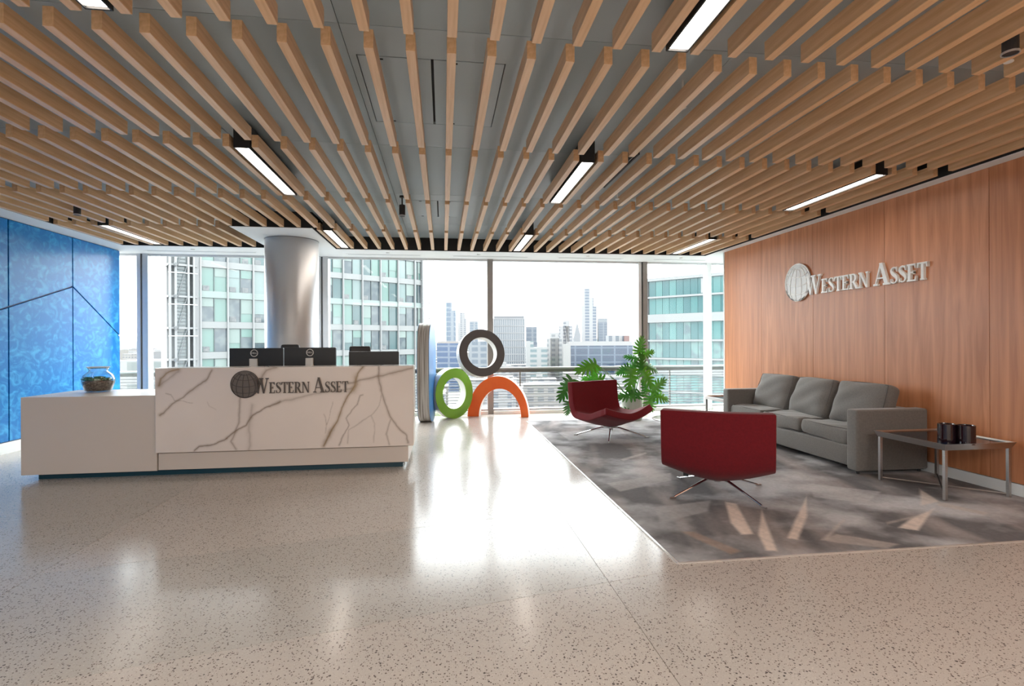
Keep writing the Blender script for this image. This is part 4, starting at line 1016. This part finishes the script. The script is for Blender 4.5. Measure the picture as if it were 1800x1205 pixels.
def tower(px0, px1, ytop, dist, m, lab, name='tower_block', depth=.8, steps=None, roof=None, group=None, rot=0., cat='building', grid=None):
    a = ray(px0, 601); b = ray(px1, 601); ca = Vector((a.x, a.y)) * dist; cb_ = Vector((b.x, b.y)) * dist
    wdt = (cb_ - ca).length; c = (ca + cb_) / 2; d = (cb_ - ca) / wdt; top = EYE + (atY(( px0 + px1) / 2, ytop, 1).z - EYE) * c.y
    t = empty(name, (c.x, c.y, GND), math.atan2(d.y, d.x)); H = top - GND
    if steps:
        for (u0, u1, dz) in steps: MB().box((u0 - .5) * wdt, (u1 - .5) * wdt, 0, wdt * depth, 0, H - dz).build('tower_slab', m, t)
    else: MB().box(-wdt / 2, wdt / 2, 0, wdt * depth, 0, H).build('tower_slab', m, t)
    if roof: MB().box(-wdt / 2 * .98, wdt / 2 * .98, wdt * .02, wdt * depth * .98, H, H + roof[0]).build('roof_plant', roof[1], t)
    if grid:
        gx, gz, m_g, d_ = grid; mb = MB()
        for k in range(gx + 1): x = -wdt / 2 + wdt * k / gx; mb.box(x - d_, x + d_, -.4, 0, 0, H)
        for k in range(gz + 1): z = H - k * gz_step(H, gz, dist); mb.box(-wdt / 2, wdt / 2, -.4, 0, z - d_, z + d_)
        o = mb.build('facade_grid', m_g, t); o['kind'] = 'stuff'
    tag(t, lab, cat, group); return t
def gz_step(H, gz, dist): return 55.0 / gz * dist / 450
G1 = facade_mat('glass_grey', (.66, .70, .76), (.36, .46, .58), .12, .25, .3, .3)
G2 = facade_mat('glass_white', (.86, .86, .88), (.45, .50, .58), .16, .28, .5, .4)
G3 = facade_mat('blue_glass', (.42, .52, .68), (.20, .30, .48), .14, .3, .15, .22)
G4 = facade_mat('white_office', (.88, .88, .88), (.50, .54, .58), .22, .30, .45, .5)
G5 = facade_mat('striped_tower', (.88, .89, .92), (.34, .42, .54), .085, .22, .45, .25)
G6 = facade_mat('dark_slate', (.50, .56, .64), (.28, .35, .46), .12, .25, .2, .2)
tower(784, 801, 531, 900, facade_mat('slim_blue', (.62, .70, .80), (.34, .46, .62), .07, .12, .35, .2), 'slim blue-grey glass tower, leftmost of the skyline above the sculptures', steps=[(0, .62, 0), (.62, 1, 14)])
tower(805, 820, 549, 900, G2, 'narrower pale tower with lattice top right of the slim blue tower', steps=[(0, .2, 18), (.2, .8, 0), (.8, 1, 10)])
tower(825, 840, 564, 850, G1, 'short blue-grey tower just above the dark grey ring')
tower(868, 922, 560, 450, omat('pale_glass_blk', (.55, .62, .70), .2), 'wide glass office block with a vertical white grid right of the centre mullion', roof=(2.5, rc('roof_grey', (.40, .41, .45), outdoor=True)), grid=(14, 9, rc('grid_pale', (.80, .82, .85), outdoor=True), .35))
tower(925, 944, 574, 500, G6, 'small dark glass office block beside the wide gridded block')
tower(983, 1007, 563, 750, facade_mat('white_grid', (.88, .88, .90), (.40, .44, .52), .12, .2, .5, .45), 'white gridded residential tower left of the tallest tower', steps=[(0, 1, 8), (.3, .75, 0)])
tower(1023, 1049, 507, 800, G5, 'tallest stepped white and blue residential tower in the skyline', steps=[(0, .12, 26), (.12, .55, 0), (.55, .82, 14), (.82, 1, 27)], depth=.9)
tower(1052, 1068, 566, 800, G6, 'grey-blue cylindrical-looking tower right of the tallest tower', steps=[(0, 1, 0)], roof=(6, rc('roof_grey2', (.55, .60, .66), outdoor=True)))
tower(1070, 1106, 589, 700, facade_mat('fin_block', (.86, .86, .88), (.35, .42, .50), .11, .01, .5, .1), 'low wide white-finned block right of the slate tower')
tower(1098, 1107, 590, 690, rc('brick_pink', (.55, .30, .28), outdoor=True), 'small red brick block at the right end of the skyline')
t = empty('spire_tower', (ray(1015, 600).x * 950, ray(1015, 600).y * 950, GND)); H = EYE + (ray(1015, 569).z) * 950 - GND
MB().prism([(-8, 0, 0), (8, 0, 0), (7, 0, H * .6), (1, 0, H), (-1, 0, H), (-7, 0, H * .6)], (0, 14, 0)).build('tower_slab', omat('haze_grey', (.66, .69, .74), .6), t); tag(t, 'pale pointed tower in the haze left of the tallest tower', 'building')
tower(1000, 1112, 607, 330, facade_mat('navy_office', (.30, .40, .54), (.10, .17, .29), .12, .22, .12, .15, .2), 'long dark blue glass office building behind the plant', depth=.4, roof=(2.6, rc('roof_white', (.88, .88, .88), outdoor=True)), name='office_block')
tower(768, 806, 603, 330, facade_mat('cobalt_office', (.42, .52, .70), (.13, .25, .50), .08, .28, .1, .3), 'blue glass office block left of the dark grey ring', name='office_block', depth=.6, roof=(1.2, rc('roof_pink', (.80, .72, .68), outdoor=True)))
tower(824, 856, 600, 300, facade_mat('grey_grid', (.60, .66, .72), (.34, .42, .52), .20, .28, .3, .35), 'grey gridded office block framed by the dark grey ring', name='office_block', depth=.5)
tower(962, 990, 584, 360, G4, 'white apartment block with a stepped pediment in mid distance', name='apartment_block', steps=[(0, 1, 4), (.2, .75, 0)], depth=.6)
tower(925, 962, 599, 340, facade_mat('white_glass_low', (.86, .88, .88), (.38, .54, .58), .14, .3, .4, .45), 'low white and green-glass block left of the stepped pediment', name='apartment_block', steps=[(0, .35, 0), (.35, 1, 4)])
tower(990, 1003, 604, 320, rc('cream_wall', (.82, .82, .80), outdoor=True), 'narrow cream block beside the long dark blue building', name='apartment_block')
# low-rise jumble
random.seed(8); LM = [G4, rc('lw1', (.82, .82, .80), (.72, .72, .71), outdoor=True), rc('lw2', (.70, .66, .61), outdoor=True), rc('lw3', (.60, .60, .62), outdoor=True), G2, rc('lw4', (.86, .86, .86), outdoor=True), facade_mat('lw5', (.78, .74, .70), (.42, .44, .47), .25, .3, .4, .5)]
occ = []
for o in list(bpy.data.objects):
    if o.parent is None and o.get('category') == 'building':
        for c in kids(o):
            if c.name.startswith('tower_slab') or c.name.startswith('core'):
                bb = [Vector(v) for v in c.bound_box]; x0 = min(v.x for v in bb); x1 = max(v.x for v in bb); y0 = min(v.y for v in bb); y1 = max(v.y for v in bb)
                mw = Matrix.Translation(o.location) @ Matrix.Rotation(o.rotation_euler.z, 4, 'Z')
                nn = max(1, int((x1 - x0) / 12))
                for q in range(nn + 1):
                    for yy in (y0 + (y1 - y0) * .2, y0 + (y1 - y0) * .8):
                        pp = mw @ Vector((x0 + (x1 - x0) * q / nn, yy, 0)); occ.append((pp.x, pp.y, max((y1 - y0) * .45, 8)))
cnt = 0
for i in range(900):
    if cnt >= 130: break
    d_ = random.choice([130, 170, 210, 250, 300, 380, 480, 620, 900]) * random.uniform(.9, 1.1)
    px = random.uniform(735, 1135) if i % 5 else random.uniform(205, 330)
    r = ray(px, 601); hgt = random.uniform(7, 17) if d_ < 500 else random.uniform(12, 26); wd = random.uniform(9, 26) * (1 if d_ < 400 else 1.6); dp = random.uniform(8, 18)
    rad = math.hypot(wd, dp) / 2 + .5; rz_ = random.uniform(-.4, .4); ccx, ccy = r.x * d_ - math.sin(rz_) * dp / 2, r.y * d_ + math.cos(rz_) * dp / 2
    if any(math.hypot(ccx - a, ccy - b) < rad + c for a, b, c in occ): continue
    occ.append((ccx, ccy, rad)); cnt += 1
    t = empty('low_building', (r.x * d_, r.y * d_, GND), rz_); m = random.choice(LM)
    MB().box(-wd / 2, wd / 2, 0, dp, 0, hgt).build('wall_block', m, t)
    MB().box(-wd / 2 - .2, wd / 2 + .2, -.2, dp + .2, hgt, hgt + .5).build('roof_slab', rc('rf%d' % (i % 3), [(.80, .79, .77), (.62, .62, .64), (.86, .85, .84)][i % 3], outdoor=True), t)
    if random.random() < .6:
        u = random.uniform(-wd / 3, wd / 5); MB().box(u, u + wd * .25, dp * .3, dp * .7, hgt + .5, hgt + 2.6).build('rooftop_plant', LM[5], t)
    wd_ = ['white gridded office', 'plain off-white', 'cream', 'plain grey', 'grey-windowed white', 'bright white', 'sandy gridded'][LM.index(m)]
    tag(t, wd_ + ' low-rise building with a ' + ['pale', 'grey', 'white'][i % 3] + ' roof, ' + ('among the near rooftops' if d_ < 240 else 'in the mid-distance rooftops of the city' if d_ < 450 else 'far off below the skyline'), 'building', 'low buildings of the city below')
# far haze-coloured hills on the horizon
hl = MB(); pts = []
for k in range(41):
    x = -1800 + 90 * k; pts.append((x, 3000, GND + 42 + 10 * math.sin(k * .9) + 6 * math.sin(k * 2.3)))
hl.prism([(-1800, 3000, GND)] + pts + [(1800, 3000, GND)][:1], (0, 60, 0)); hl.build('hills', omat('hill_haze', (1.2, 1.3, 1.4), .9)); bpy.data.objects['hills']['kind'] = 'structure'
# long parapet/roof terrace seen below the left windows
t = tower(200, 300, 633, 95, facade_mat('terrace_white', (.88, .89, .88), (.52, .60, .58), .25, .25, .3, .5), 'white roof terraces seen through the leftmost window beside the blue wall', name='terrace_building', depth=.9)
